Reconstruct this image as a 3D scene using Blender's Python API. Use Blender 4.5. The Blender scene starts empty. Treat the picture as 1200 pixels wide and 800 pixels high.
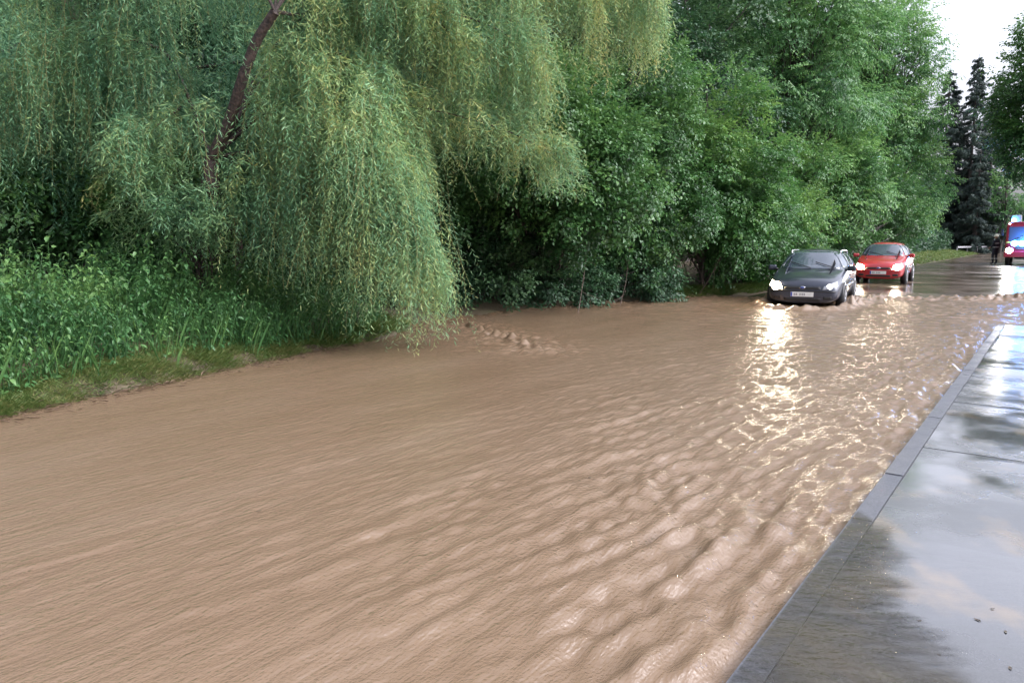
import bpy, bmesh, math, random
import numpy as np
from mathutils import Vector, Matrix, Euler
from mathutils.bvhtree import BVHTree

rng = np.random.default_rng(7)
random.seed(7)
S = bpy.context.scene
COL = S.collection
R = math.radians

# ------------------------------------------------------------------ camera
CAM_Z = 1.6
FPX = 890.0           # focal length in pixels of a 1200 px wide frame
PITCH = 7.68
cam = bpy.data.cameras.new("camera")
cam.sensor_width = 36.0
cam.lens = 36.0 * FPX / 1200.0
cam.clip_start = 0.05
cam.clip_end = 3000
camo = bpy.data.objects.new("camera", cam)
COL.objects.link(camo)
camo.location = (0, 0, CAM_Z)
camo.rotation_euler = (R(90 - PITCH), 0, 0)
S.camera = camo

# ------------------------------------------------------------------ world, sun, exposure
SUN_AZ, SUN_EL = 105.0, 42.0     # degrees right of the view direction, above the horizon
w = bpy.data.worlds.new("World")
S.world = w
w.use_nodes = True
nt = w.node_tree
nt.nodes.clear()
sky = nt.nodes.new("ShaderNodeTexSky")
sky.sky_type = 'NISHITA'
sky.sun_disc = False
sky.sun_elevation = R(SUN_EL)
sky.sun_rotation = R(SUN_AZ)
sky.air_density = 1.2
sky.dust_density = 6.0
sky.ozone_density = 1.5
hs = nt.nodes.new("ShaderNodeHueSaturation")
hs.inputs['Saturation'].default_value = 0.22
tc = nt.nodes.new("ShaderNodeTexCoord")
cn = nt.nodes.new("ShaderNodeTexNoise")
cn.inputs['Scale'].default_value = 2.2
cn.inputs['Detail'].default_value = 5
cr = nt.nodes.new("ShaderNodeMapRange")
cr.inputs['From Min'].default_value = 0.3
cr.inputs['From Max'].default_value = 0.7
cr.inputs['To Min'].default_value = 0.8
cr.inputs['To Max'].default_value = 1.2
mx = nt.nodes.new("ShaderNodeVectorMath")
mx.operation = 'SCALE'
tintn = nt.nodes.new("ShaderNodeVectorMath")
tintn.operation = 'MULTIPLY'
tintn.inputs[1].default_value = (0.97, 0.98, 1.10)
bg = nt.nodes.new("ShaderNodeBackground")
bg.inputs['Strength'].default_value = 0.15
wo = nt.nodes.new("ShaderNodeOutputWorld")
nt.links.new(sky.outputs[0], hs.inputs['Color'])
nt.links.new(tc.outputs['Generated'], cn.inputs['Vector'])
nt.links.new(cn.outputs['Fac'], cr.inputs['Value'])
nt.links.new(hs.outputs[0], mx.inputs[0])
nt.links.new(cr.outputs[0], mx.inputs['Scale'])
nt.links.new(mx.outputs[0], tintn.inputs[0])
nt.links.new(tintn.outputs[0], bg.inputs['Color'])
nt.links.new(bg.outputs[0], wo.inputs[0])

sl = bpy.data.lights.new("sun", 'SUN')
sl.energy = 0.6
sl.angle = R(60)
sl.color = (1.0, 0.97, 0.93)
so = bpy.data.objects.new("sun", sl)
COL.objects.link(so)
sd = Vector((math.sin(R(SUN_AZ)) * math.cos(R(SUN_EL)), math.cos(R(SUN_AZ)) * math.cos(R(SUN_EL)), math.sin(R(SUN_EL))))
so.rotation_euler = (-sd).to_track_quat('-Z', 'Y').to_euler()
so.location = (0, 0, 40)

S.view_settings.view_transform = 'Standard'
S.view_settings.look = 'None'
S.view_settings.exposure = 1.33
S.view_settings.gamma = 1.0
S.view_settings.use_curve_mapping = False
S.cycles.use_denoising = True
S.cycles.max_bounces = 7
S.cycles.diffuse_bounces = 3
S.cycles.glossy_bounces = 3
S.cycles.transmission_bounces = 3
S.cycles.transparent_max_bounces = 6
S.cycles.sample_clamp_indirect = 8
S.cycles.sample_clamp_direct = 20

# ------------------------------------------------------------------ helpers
cp, sp_ = math.cos(R(PITCH)), math.sin(R(PITCH))


def P(u, v, Y):
    """the world point at depth Y seen at (u, v) of the 1200x800 photograph"""
    x = (u - 600) / FPX
    yv = (400 - v) / FPX
    f = cp + yv * sp_
    up = yv * cp - sp_
    t = Y / f
    return np.array([x * t, Y, CAM_Z + up * t])


K0 = np.array([0.756, 2.51])          # a point of the kerb line
DS = np.array([0.584, 0.812])         # along the road
DT = np.array([-0.812, 0.584])        # to the left of it


def st(x, y):
    return (x - K0[0]) * DS[0] + (y - K0[1]) * DS[1], (x - K0[0]) * DT[0] + (y - K0[1]) * DT[1]


def xy(s, t):
    return K0[0] + s * DS[0] + t * DT[0], K0[1] + s * DS[1] + t * DT[1]


def sstep(a, b, x):
    k = np.clip((x - a) / (b - a), 0, 1)
    return k * k * (3 - 2 * k)


class Waves:
    """smooth random field: a sum of plane waves"""
    def __init__(self, n, lmin, lmax, seed, aniso=None, pw=1.0):
        r = np.random.default_rng(seed)
        lam = np.exp(r.uniform(math.log(lmin), math.log(lmax), n))
        th = r.uniform(0, 2 * math.pi, n)
        self.kx = 2 * math.pi / lam * np.cos(th)
        self.ky = 2 * math.pi / lam * np.sin(th)
        if aniso:
            self.kx = self.kx / aniso
        self.ph = r.uniform(0, 2 * math.pi, n)
        self.a = (lam / lam.max()) ** pw
        self.a = self.a / math.sqrt((self.a ** 2).sum() / 2)

    def __call__(self, x, y):
        o = np.zeros(np.broadcast(x, y).shape)
        for kx, ky, p, a in zip(self.kx, self.ky, self.ph, self.a):
            o += a * np.sin(kx * x + ky * y + p)
        return o


def tag(o, label=None, cat=None, group=None, kind=None):
    if label: o['label'] = label
    if cat: o['category'] = cat
    if group: o['group'] = group
    if kind: o['kind'] = kind
    return o


def empty(name, loc=(0, 0, 0), rz=0.0):
    o = bpy.data.objects.new(name, None)
    o.empty_display_size = 0.2
    COL.objects.link(o)
    o.location = loc
    o.rotation_euler = (0, 0, rz)
    return o


def mesh_obj(name, verts, faces, mat, parent=None, smooth=False, loc=None):
    me = bpy.data.meshes.new(name)
    me.from_pydata([tuple(map(float, v)) for v in verts], [], [tuple(int(i) for i in f) for f in faces])
    me.materials.append(mat)
    if smooth:
        me.polygons.foreach_set('use_smooth', [True] * len(me.polygons))
    me.update()
    o = bpy.data.objects.new(name, me)
    COL.objects.link(o)
    if parent: o.parent = parent
    if loc is not None: o.location = loc
    return o


def np_mesh(name, verts, faces, mat, parent=None, smooth=False, tint=None, mats=None, mat_idx=None):
    """faces: (N,k) array, all with k corners"""
    verts = np.asarray(verts, np.float32)
    faces = np.asarray(faces, np.int32)
    me = bpy.data.meshes.new(name)
    k = faces.shape[1]
    me.vertices.add(len(verts))
    me.vertices.foreach_set('co', verts.ravel())
    me.loops.add(faces.size)
    me.loops.foreach_set('vertex_index', faces.ravel())
    me.polygons.add(len(faces))
    me.polygons.foreach_set('loop_start', np.arange(0, faces.size, k, dtype=np.int32))
    if smooth:
        me.polygons.foreach_set('use_smooth', np.ones(len(faces), bool))
    if tint is not None:
        a = me.attributes.new('tint', 'FLOAT', 'POINT')
        a.data.foreach_set('value', np.asarray(tint, np.float32))
    me.materials.append(mat)
    me.update(calc_edges=True)
    o = bpy.data.objects.new(name, me)
    COL.objects.link(o)
    if parent: o.parent = parent
    return o


def norm(v):
    return v / np.maximum(np.linalg.norm(v, axis=-1, keepdims=True), 1e-9)


# ------------------------------------------------------------------ materials
def new_mat(name):
    m = bpy.data.materials.new(name)
    m.use_nodes = True
    n = m.node_tree
    n.nodes.clear()
    out = n.nodes.new("ShaderNodeOutputMaterial")
    b = n.nodes.new("ShaderNodeBsdfPrincipled")
    n.links.new(b.outputs[0], out.inputs[0])
    return m, n, b, out


def ramp(n, fac, stops):
    r = n.nodes.new("ShaderNodeValToRGB")
    e = r.color_ramp.elements
    while len(e) < len(stops):
        e.new(0.5)
    for k, (p, c) in enumerate(stops):
        e[k].position = p
        e[k].color = (*c, 1)
    n.links.new(fac, r.inputs[0])
    return r.outputs[0]


def noise(n, vec, scale, detail=4, rough=0.55):
    t = n.nodes.new("ShaderNodeTexNoise")
    t.inputs['Scale'].default_value = scale
    t.inputs['Detail'].default_value = detail
    t.inputs['Roughness'].default_value = rough
    if vec is not None: n.links.new(vec, t.inputs['Vector'])
    return t.outputs['Fac']


def objco(n, scale=(1, 1, 1), rot=0.0):
    t = n.nodes.new("ShaderNodeTexCoord")
    m = n.nodes.new("ShaderNodeMapping")
    if rot:        # turn first, then stretch
        m.vector_type = 'TEXTURE'
        m.inputs['Scale'].default_value = tuple(1 / q for q in scale)
        m.inputs['Rotation'].default_value = (0, 0, -rot)
    else:
        m.vector_type = 'POINT'
        m.inputs['Scale'].default_value = scale
    n.links.new(t.outputs['Object'], m.inputs[0])
    return m.outputs[0]


def maprange(n, v, a, b, c, d):
    m = n.nodes.new("ShaderNodeMapRange")
    for k, val in zip(('From Min', 'From Max', 'To Min', 'To Max'), (a, b, c, d)):
        m.inputs[k].default_value = val
    n.links.new(v, m.inputs['Value'])
    return m.outputs[0]


def math2(n, op, a, b):
    m = n.nodes.new("ShaderNodeMath")
    m.operation = op
    for k, v in enumerate((a, b)):
        if isinstance(v, (int, float)): m.inputs[k].default_value = v
        else: n.links.new(v, m.inputs[k])
    return m.outputs[0]


def bump(n, b, h, strength, dist, prev=None):
    bn = n.nodes.new("ShaderNodeBump")
    bn.inputs['Strength'].default_value = strength
    bn.inputs['Distance'].default_value = dist
    n.links.new(h, bn.inputs['Height'])
    if prev is not None: n.links.new(prev, bn.inputs['Normal'])
    n.links.new(bn.outputs[0], b.inputs['Normal'])
    return bn.outputs[0]


def leaf_mat(name, stops, rough=0.42, trans=0.3, patch=0.6):
    m, n, b, out = new_mat(name)
    at = n.nodes.new("ShaderNodeAttribute")
    at.attribute_name = 'tint'
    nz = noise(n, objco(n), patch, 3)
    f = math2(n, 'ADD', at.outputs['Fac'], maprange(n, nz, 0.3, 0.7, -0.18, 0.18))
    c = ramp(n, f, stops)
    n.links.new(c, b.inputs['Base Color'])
    b.inputs['Roughness'].default_value = rough
    b.inputs['Specular IOR Level'].default_value = 0.45
    tr = n.nodes.new("ShaderNodeBsdfTranslucent")
    hv = n.nodes.new("ShaderNodeHueSaturation")
    hv.inputs['Value'].default_value = 1.5
    hv.inputs['Hue'].default_value = 0.485
    n.links.new(c, hv.inputs['Color'])
    n.links.new(hv.outputs[0], tr.inputs['Color'])
    ms = n.nodes.new("ShaderNodeMixShader")
    ms.inputs[0].default_value = trans
    n.links.new(b.outputs[0], ms.inputs[1])
    n.links.new(tr.outputs[0], ms.inputs[2])
    n.links.new(ms.outputs[0], out.inputs[0])
    return m


def simple_mat(name, col, rough=0.5, metal=0.0, spec=0.5, coat=0.0, nscale=0, namt=0.15, bumpd=0.0):
    m, n, b, out = new_mat(name)
    b.inputs['Base Color'].default_value = (*col, 1)
    b.inputs['Roughness'].default_value = rough
    b.inputs['Metallic'].default_value = metal
    b.inputs['Specular IOR Level'].default_value = spec
    b.inputs['Coat Weight'].default_value = coat
    b.inputs['Coat Roughness'].default_value = 0.05
    if nscale:
        f = noise(n, objco(n), nscale, 5)
        lo = tuple(x * (1 - namt) for x in col)
        hi = tuple(min(1, x * (1 + namt)) for x in col)
        n.links.new(ramp(n, f, [(0.3, lo), (0.7, hi)]), b.inputs['Base Color'])
        if bumpd: bump(n, b, f, 0.6, bumpd)
    return m


def emit_mat(name, col, strength):
    m, n, b, out = new_mat(name)
    b.inputs['Base Color'].default_value = (0.8, 0.8, 0.8, 1)
    b.inputs['Roughness'].default_value = 0.1
    b.inputs['Emission Color'].default_value = (*col, 1)
    b.inputs['Emission Strength'].default_value = strength
    return m


M = {}
M['willow'] = leaf_mat('willow_leaves', [(0.0, (0.06, 0.155, 0.085)), (0.45, (0.165, 0.32, 0.16)), (0.78, (0.31, 0.40, 0.15)), (1.0, (0.45, 0.43, 0.16))], 0.4, 0.32, 0.9)
M['willow_cool'] = leaf_mat('cool_willow_leaves', [(0.0, (0.045, 0.13, 0.08)), (0.5, (0.125, 0.28, 0.155)), (1.0, (0.27, 0.40, 0.16))], 0.4, 0.3, 0.8)
M['hazel'] = leaf_mat('hazel_leaves', [(0.0, (0.024, 0.075, 0.024)), (0.5, (0.052, 0.145, 0.042)), (1.0, (0.115, 0.235, 0.062))], 0.38, 0.28, 0.5)
M['bright'] = leaf_mat('bright_bush_leaves', [(0.0, (0.03, 0.10, 0.025)), (0.5, (0.06, 0.17, 0.045)), (1.0, (0.135, 0.26, 0.065))], 0.4, 0.32, 0.5)
M['ash'] = leaf_mat('ash_leaves', [(0.0, (0.035, 0.11, 0.042)), (0.5, (0.088, 0.225, 0.072)), (1.0, (0.17, 0.32, 0.09))], 0.4, 0.34, 0.4)
M['darkleaf'] = leaf_mat('dark_leaves', [(0.0, (0.015, 0.045, 0.022)), (0.5, (0.032, 0.09, 0.04)), (1.0, (0.065, 0.14, 0.05))], 0.5, 0.22, 0.4)
M['needle'] = leaf_mat('spruce_needles', [(0.0, (0.02, 0.035, 0.033)), (0.5, (0.04, 0.068, 0.058)), (1.0, (0.07, 0.105, 0.075))], 0.6, 0.1, 0.4)
M['nettle'] = leaf_mat('undergrowth_leaves', [(0.0, (0.02, 0.075, 0.025)), (0.5, (0.055, 0.15, 0.045)), (1.0, (0.12, 0.23, 0.065))], 0.42, 0.3, 0.8)
M['grass'] = leaf_mat('grass_blades', [(0.0, (0.05, 0.10, 0.02)), (0.5, (0.11, 0.19, 0.045)), (1.0, (0.28, 0.27, 0.10))], 0.5, 0.25, 1.5)
M['bark'] = simple_mat('willow_bark', (0.04, 0.025, 0.02), 0.7, nscale=22, namt=0.85, bumpd=0.04)
M['bark_grey'] = simple_mat('grey_bark', (0.06, 0.05, 0.045), 0.75, nscale=12, namt=0.5, bumpd=0.02)
M['twig'] = simple_mat('yellow_twig', (0.20, 0.19, 0.06), 0.5)
M['dead'] = simple_mat('dead_twig', (0.10, 0.07, 0.055), 0.6)

# flood water
m, n, b, out = new_mat('muddy_water')
flow = objco(n, (0.30, 1.7, 1), -math.atan2(DS[1], DS[0]))
iso = objco(n)
nz = noise(n, flow, 0.8, 5, 0.6)
c = ramp(n, nz, [(0.25, (0.170, 0.110, 0.066)), (0.5, (0.200, 0.134, 0.084)), (0.75, (0.225, 0.156, 0.104))])
b.inputs['Roughness'].default_value = 0.07
# silt scatters light inside the water, so the wave slopes shape only its gloss
df = n.nodes.new("ShaderNodeBsdfDiffuse")
n.links.new(c, df.inputs['Color'])
upn = n.nodes.new("ShaderNodeCombineXYZ")
upn.inputs[2].default_value = 1.0
geo = n.nodes.new("ShaderNodeNewGeometry")
vmix = n.nodes.new("ShaderNodeMix")
vmix.data_type = 'VECTOR'
vmix.inputs['Factor'].default_value = 0.35
n.links.new(upn.outputs[0], vmix.inputs[4])
n.links.new(geo.outputs['Normal'], vmix.inputs[5])
n.links.new(vmix.outputs[1], df.inputs['Normal'])
gl = n.nodes.new("ShaderNodeBsdfGlossy")
gl.inputs['Roughness'].default_value = 0.13
fr = n.nodes.new("ShaderNodeFresnel")
fr.inputs['IOR'].default_value = 1.65
h1 = noise(n, flow, 13, 5, 0.65)
h2 = noise(n, iso, 45, 3, 0.6)
h = math2(n, 'ADD', math2(n, 'MULTIPLY', h1, 1.0), math2(n, 'MULTIPLY', h2, 0.45))
bn = n.nodes.new("ShaderNodeBump")
bn.inputs['Strength'].default_value = 0.6
bn.inputs['Distance'].default_value = 0.035
n.links.new(h, bn.inputs['Height'])
n.links.new(bn.outputs[0], gl.inputs['Normal'])
n.links.new(bn.outputs[0], fr.inputs['Normal'])
m2 = n.nodes.new("ShaderNodeMixShader")
n.links.new(fr.outputs[0], m2.inputs[0])
n.links.new(df.outputs[0], m2.inputs[1])
n.links.new(gl.outputs[0], m2.inputs[2])
n.links.new(m2.outputs[0], out.inputs[0])
M['water'] = m

# wet asphalt of the far road
m, n, b, out = new_mat('wet_asphalt')
iso = objco(n)
c = ramp(n, noise(n, iso, 0.7, 5), [(0.3, (0.07, 0.055, 0.042)), (0.7, (0.14, 0.105, 0.078))])
n.links.new(c, b.inputs['Base Color'])
wet = noise(n, iso, 0.35, 4)
n.links.new(maprange(n, wet, 0.4, 0.65, 0.07, 0.28), b.inputs['Roughness'])
b.inputs['IOR'].default_value = 1.4
bump(n, b, noise(n, iso, 6, 6, 0.7), 0.25, 0.02)
M['asphalt'] = m

# pavement: joints across it, grit, film of water, silt
m, n, b, out = new_mat('wet_pavement')
rc = objco(n)
rr = objco(n, (1, 1, 1), -math.atan2(DS[1], DS[0]))
sx = n.nodes.new("ShaderNodeSeparateXYZ")
n.links.new(rr, sx.inputs[0])
big = noise(n, rc, 1.1, 5, 0.6)
grit = noise(n, rc, 160, 3, 0.7)
c1 = ramp(n, grit, [(0.3, (0.025, 0.027, 0.028)), (0.7, (0.095, 0.096, 0.10))])
silt = n.nodes.new("ShaderNodeMix")
silt.data_type = 'RGBA'
n.links.new(maprange(n, noise(n, objco(n, (1.6, 1, 1)), 1.7, 4, 0.6), 0.54, 0.68, 0.0, 0.75), silt.inputs['Factor'])
n.links.new(c1, silt.inputs['A'])
silt.inputs['B'].default_value = (0.17, 0.125, 0.075, 1)
n.links.new(silt.outputs['Result'], b.inputs['Base Color'])
n.links.new(maprange(n, big, 0.38, 0.62, 0.14, 0.38), b.inputs['Roughness'])
b.inputs['IOR'].default_value = 1.6
b.inputs['Coat Weight'].default_value = 1.0
b.inputs['Coat IOR'].default_value = 1.6
n.links.new(maprange(n, big, 0.40, 0.58, 0.06, 0.32), b.inputs['Coat Roughness'])
hh = math2(n, 'ADD', math2(n, 'MULTIPLY', noise(n, objco(n, (0.8, 2.2, 1)), 7, 4, 0.6), 1.0), math2(n, 'MULTIPLY', grit, 0.04))
bump(n, b, hh, 0.10, 0.012)
M['pavement'] = m

m, n, b, out = new_mat('kerb_granite')
rc = objco(n)
c = ramp(n, noise(n, rc, 120, 3, 0.7), [(0.3, (0.05, 0.053, 0.062)), (0.7, (0.15, 0.155, 0.175))])
n.links.new(c, b.inputs['Base Color'])
n.links.new(maprange(n, noise(n, rc, 3, 3), 0.3, 0.7, 0.25, 0.5), b.inputs['Roughness'])
bump(n, b, noise(n, rc, 90, 3), 0.3, 0.004)
M['kerb'] = m

m, n, b, out = new_mat('bank_soil')
rc = objco(n)
c = ramp(n, noise(n, rc, 1.5, 6), [(0.3, (0.045, 0.032, 0.02)), (0.55, (0.09, 0.07, 0.04)), (0.75, (0.06, 0.09, 0.03))])
n.links.new(c, b.inputs['Base Color'])
b.inputs['Roughness'].default_value = 0.7
bump(n, b, noise(n, rc, 12, 5), 0.7, 0.05)
M['soil'] = m

# ------------------------------------------------------------------ terrain
EDGE_S = np.array([-60, -8, 0.27, 4.3, 6.3, 8.5, 12, 17.2, 22, 28, 40, 400.])
EDGE_T = np.array([6.2, 6.4, 6.8, 7.72, 8.0, 9.1, 9.0, 7.3, 6.2, 6.3, 6.3, 6.3])
wob = Waves(14, 0.5, 3.5, 3)
bumps = Waves(20, 0.6, 6, 4)
PAV_END = 14.1
PAV_W = 3.2
PAV_Z = 0.045


def edge_t(s):
    return np.interp(s, EDGE_S, EDGE_T)


def road_z(x, y):
    return -0.22 + 0.25 * sstep(16.5, 22.0, y)


def ground_z(x, y):
    s, t = st(x, y)
    e = edge_t(s) + 0.10 * wob(x, y)
    d = t - e                                       # left of the bank's edge
    far = sstep(20, 30, s)
    base = road_z(x, y) - 0.05
    left = -0.03 + 0.10 * sstep(0, 0.25, d) + 0.15 * np.clip(d - 0.2, 0, 4) + 0.10 * np.clip(d - 4, 0, 20)
    left = np.minimum(left, 1.6) + 0.03 * bumps(x, y) * sstep(0, 0.5, d)
    z = np.where(d > 0, left, base + (-0.03 - base) * sstep(-0.6, 0, d))
    # right side: lawn level behind the pavement, dips under water beyond it
    dr = -t
    right = np.where(s < PAV_END + 0.3, 0.0, -0.14)
    right = -0.16 + 0.16 * (1 - sstep(PAV_END - 0.6, PAV_END + 0.1, s)) + 0.2 * sstep(21, 24, y) + 0.22 * sstep(7, 10, dr)
    right = right + 0.10 * (1 - sstep(PAV_END - 1, PAV_END, s)) * sstep(PAV_W, PAV_W + 0.3, dr)
    z = np.where(dr > 0.1, right - 0.02, z)
    return z


def axis(segs):
    o = []
    for a, b_, d in segs:
        o.append(np.arange(a, b_, d))
    o.append([segs[-1][1]])
    return np.concatenate(o)


def grid_mesh(name, S_, T_, zf, mat, smooth=True):
    s, t = np.meshgrid(S_, T_, indexing='ij')
    x, y = xy(s, t)
    z = zf(x, y)
    v = np.stack([x, y, z], -1).reshape(-1, 3)
    a, b_ = s.shape
    i = np.arange(a * b_).reshape(a, b_)
    f = np.stack([i[:-1, :-1], i[1:, :-1], i[1:, 1:], i[:-1, 1:]], -1).reshape(-1, 4)
    f = f[:, ::1]
    return np_mesh(name, v, f, mat, smooth=smooth)


g = grid_mesh('ground', axis([(-600, -60, 60), (-60, -8, 3), (-8, 30, 0.2), (30, 120, 2), (120, 900, 60)]),
              axis([(-600, -30, 40), (-30, -8, 1.5), (-8, 16, 0.2), (16, 60, 2), (60, 600, 40)]), ground_z, M['soil'])
tag(g, kind='structure')

rd = grid_mesh('road', axis([(-40, 0, 4), (0, 30, 0.5), (30, 260, 4)]), np.array([0.0, 1.5, 3.1, 4.6, 6.15]),
               lambda x, y: road_z(x, y), M['asphalt'])
tag(rd, kind='structure')

# flood water as a real height field ------------------------------------------------
CARA = np.array([6.95, 18.2])          # dark car centre of its nose
W_big = Waves(18, 0.9, 3.0, 11)
W_str = Waves(60, 0.06, 0.30, 12, aniso=6, pw=.55)
W_str2 = Waves(26, 0.14, 0.42, 16, aniso=7.0)
W_chop = Waves(44, 0.06, 0.17, 13, aniso=2.6, pw=.7)
W_turb = Waves(26, 0.12, 0.5, 14)
W_long = Waves(30, 0.07, 0.26, 17, aniso=9, pw=.6)
W_fine = Waves(30, 0.12, 0.28, 19)
W_mask = Waves(12, 1.2, 4.5, 15, aniso=2.2)


def seg_dist(x, y, pts):
    best = np.full(x.shape, 1e9)
    par = np.zeros(x.shape)
    for k in range(len(pts) - 1):
        a, b_ = np.array(pts[k]), np.array(pts[k + 1])
        d = b_ - a
        u = np.clip(((x - a[0]) * d[0] + (y - a[1]) * d[1]) / (d @ d), 0, 1)
        q = np.hypot(x - a[0] - u * d[0], y - a[1] - u * d[1])
        par = np.where(q < best, k + u, par)
        best = np.minimum(best, q)
    return best, par / (len(pts) - 1)


RIDGE = [(-0.75, 14.0), (-0.2, 12.6), (0.25, 11.3), (0.9, 9.9)]
CREST = [(7.2, 20.6), (9.4, 20.9), (12.0, 20.7), (15.0, 20.8), (19, 20.6)]


def water_z(x, y):
    s, t = st(x, y)
    wx = 0.10 * W_big(x, y)
    mask = np.clip(0.55 + 0.45 * W_mask(s, t), 0, 1.6)
    near = np.clip(1.08 - 0.185 * t, 0.07, 1.0) * (1 - 0.55 * sstep(9, 15, s))
    q = 1.7 * t / (1 + 0.1 * np.clip(12 - s, 0, 20))       # streamlines spread out towards the near end
    sw = W_str(s + wx, q + 0.4 * wx)
    sw2 = W_str2(s + wx, q + 0.4 * wx)
    long_ = W_long(s, q + 0.3 * wx)
    z = 0.0030 * W_big(x, y) + 0.0012 * long_
    z = z + near * mask * (0.0026 * sw + 0.0038 * long_ + 0.0028 * (1 - np.sqrt(sw2 * sw2 + 0.2)))
    kerbside = (1 - sstep(1.2, 3.6, t)) * (1 - sstep(6, 12, s))
    z = z + kerbside * np.clip(W_mask(s * 1.7, t * 1.7) + .6, 0, 2) * (0.0012 * sw + 0.0044 * long_ + 0.0020 * W_chop(s, t) + 0.0012 * W_fine(s, t))
    z = z + 0.0026 * W_fine(s * .4, t) * sstep(5, 11, s) * (1 - sstep(3.5, 7, t)) + 0.0014 * W_fine(y, x) * sstep(7, 12, s)
    z = z + (0.0010 + 0.0022 * near * (0.5 + 0.5 * mask)) * W_chop(s, t)
    turb = W_turb(x, y)
    far = sstep(8, 16, s)
    z = z + far * 0.006 * turb
    # inflow from the bushes: broken ridge
    d, p = seg_dist(x, y, RIDGE)
    z = z + np.exp(-(d / 0.13) ** 2) * (0.032 + 0.010 * turb + 0.014 * W_fine(x, y) + 0.008 * W_chop(x, y)) * (1 - sstep(0.45, 1.0, p))
    z = z + np.exp(-(d / 0.8) ** 2) * (0.010 * turb + 0.011 * W_fine(x, y)) * (1 - sstep(0.7, 1.0, p))
    # crest where the flood meets the higher road
    d, p = seg_dist(x + 0.12 * W_big(x, y), y + 0.35 * W_big(y, x * .6), CREST)
    z = z + np.exp(-(d / 0.3) ** 2) * (0.035 + 0.02 * turb + 0.02 * W_fine(x, y)) * np.clip(0.75 + 0.5 * W_mask(x * 1.3, y), 0.1, 1.5)
    z = z + np.exp(-(d / 0.9) ** 2) * 0.012 * turb
    # water piling up along the bank
    e = edge_t(s) - t
    z = z + np.exp(-(np.clip(e - 0.15, 0, 9) / 0.25) ** 2) * (0.012 + 0.012 * turb + 0.006 * W_fine(x, y)) * sstep(6, 9, s)
    # bow wave and side wash of the dark car
    u = (x - CARA[0]) * DS[0] + (y - CARA[1]) * DS[1]
    v = (x - CARA[0]) * DT[0] + (y - CARA[1]) * DT[1]
    r = np.hypot(np.where(u < 0, u * 1.0, u * 0.25), v)
    z = z + np.exp(-((r - 1.0) / 0.16) ** 2) * (0.06 + 0.03 * turb) * np.exp(-np.clip(u, 0, 9) / 2.5)
    for rr_, am in ((1.9, 0.018), (2.6, 0.018), (3.3, 0.020), (4.1, 0.012), (5.0, 0.008)):
        z = z + np.exp(-((r + 0.05 * W_big(x, y) - rr_) / 0.15) ** 2) * am * (u < 1.5) * (0.6 + 0.4 * sstep(-1, 1, v))
    side = np.exp(-((np.abs(v) - 1.02) / 0.2) ** 2) * sstep(-0.2, 0.4, u) * (1 - sstep(3.6, 4.6, u))
    z = z + side * (0.06 + 0.028 * turb + 0.02 * W_fine(x, y))
    # fall back under the road beyond the crest
    z = z - 0.12 * sstep(21.0, 22.6, y)
    z = np.where((t < 0.12) & (s < PAV_END), np.minimum(z, 0.026), z)     # held back by the kerb
    return z


fw = grid_mesh('flood_water', axis([(-14, -4, 0.25), (-4, 9, 0.028), (9, 16, 0.045), (16, 27, 0.06)]),
               axis([(-14, -6, 0.25), (-6, 0, 0.06), (0, 3.5, 0.028), (3.5, 9.2, 0.04)]), water_z, M['water'])
tag(fw, kind='structure')

# pavement with kerb -----------------------------------------------------------------
pv_w = Waves(10, 0.6, 2.5, 21)


def slab(name, s0, s1, t0, t1, z0, z1, mat, ds=0.3, dip=0.0):
    S_ = np.arange(s0, s1 + 1e-6, ds)
    if S_[-1] < s1: S_ = np.append(S_, s1)
    T_ = np.linspace(t0, t1, max(2, int(abs(t1 - t0) / 0.25) + 1))
    s, t = np.meshgrid(S_, T_, indexing='ij')
    x, y = xy(s, t)
    z = z1 + dip * pv_w(x, y)
    v = np.stack([x, y, z], -1).reshape(-1, 3)
    a, b_ = s.shape
    i = np.arange(a * b_).reshape(a, b_)
    f = [tuple(q) for q in np.stack([i[:-1, :-1], i[1:, :-1], i[1:, 1:], i[:-1, 1:]], -1).reshape(-1, 4)]
    v = [tuple(q) for q in v]
    ring = list(i[:, 0]) + list(i[-1, 1:]) + list(i[::-1, -1][1:]) + list(i[0, ::-1][1:-1])
    base = len(v)
    for k in ring:
        v.append((v[k][0], v[k][1], z0))
    m_ = len(ring)
    for k in range(m_):
        f.append((ring[k], base + k, base + (k + 1) % m_, ring[(k + 1) % m_]))
    return v, f


vs, fs = [], []
edges = [-14, -11, -8, -5, -2.6, -0.4, 1.9, 3.9, 5.9, 7.25, 8.6, 8.95, 10.6, 12.3, PAV_END]
for k in range(len(edges) - 1):
    v, f = slab('p', edges[k] + 0.005, edges[k + 1] - 0.005, -0.113, -PAV_W, -0.3, PAV_Z - 0.012 + 0.002 * ((k * 7) % 3 - 1), M['pavement'], dip=0.002)
    o_ = len(vs)
    vs += v
    fs += [tuple(i + o_ for i in q) for q in f]
pv = mesh_obj('pavement', vs, fs, M['pavement'])
tag(pv, kind='structure')
vs, fs = [], []
s_ = -14.0
k = 0
while s_ < PAV_END - 0.05:
    e_ = min(s_ + 1.0, PAV_END)
    zt = PAV_Z + 0.0015 * ((k * 5) % 3 - 1) - (0.008 if s_ < 2.4 else 0.0)
    v, f = slab('k', s_ + 0.003, e_ - 0.003, 0.0, -0.108, -0.3, zt, M['kerb'], ds=0.5)
    o_ = len(vs)
    vs += v
    fs += [tuple(i + o_ for i in q) for q in f]
    s_ = e_
    k += 1
kb = mesh_obj('kerb', vs, fs, M['kerb'])
tag(kb, kind='structure')

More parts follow.
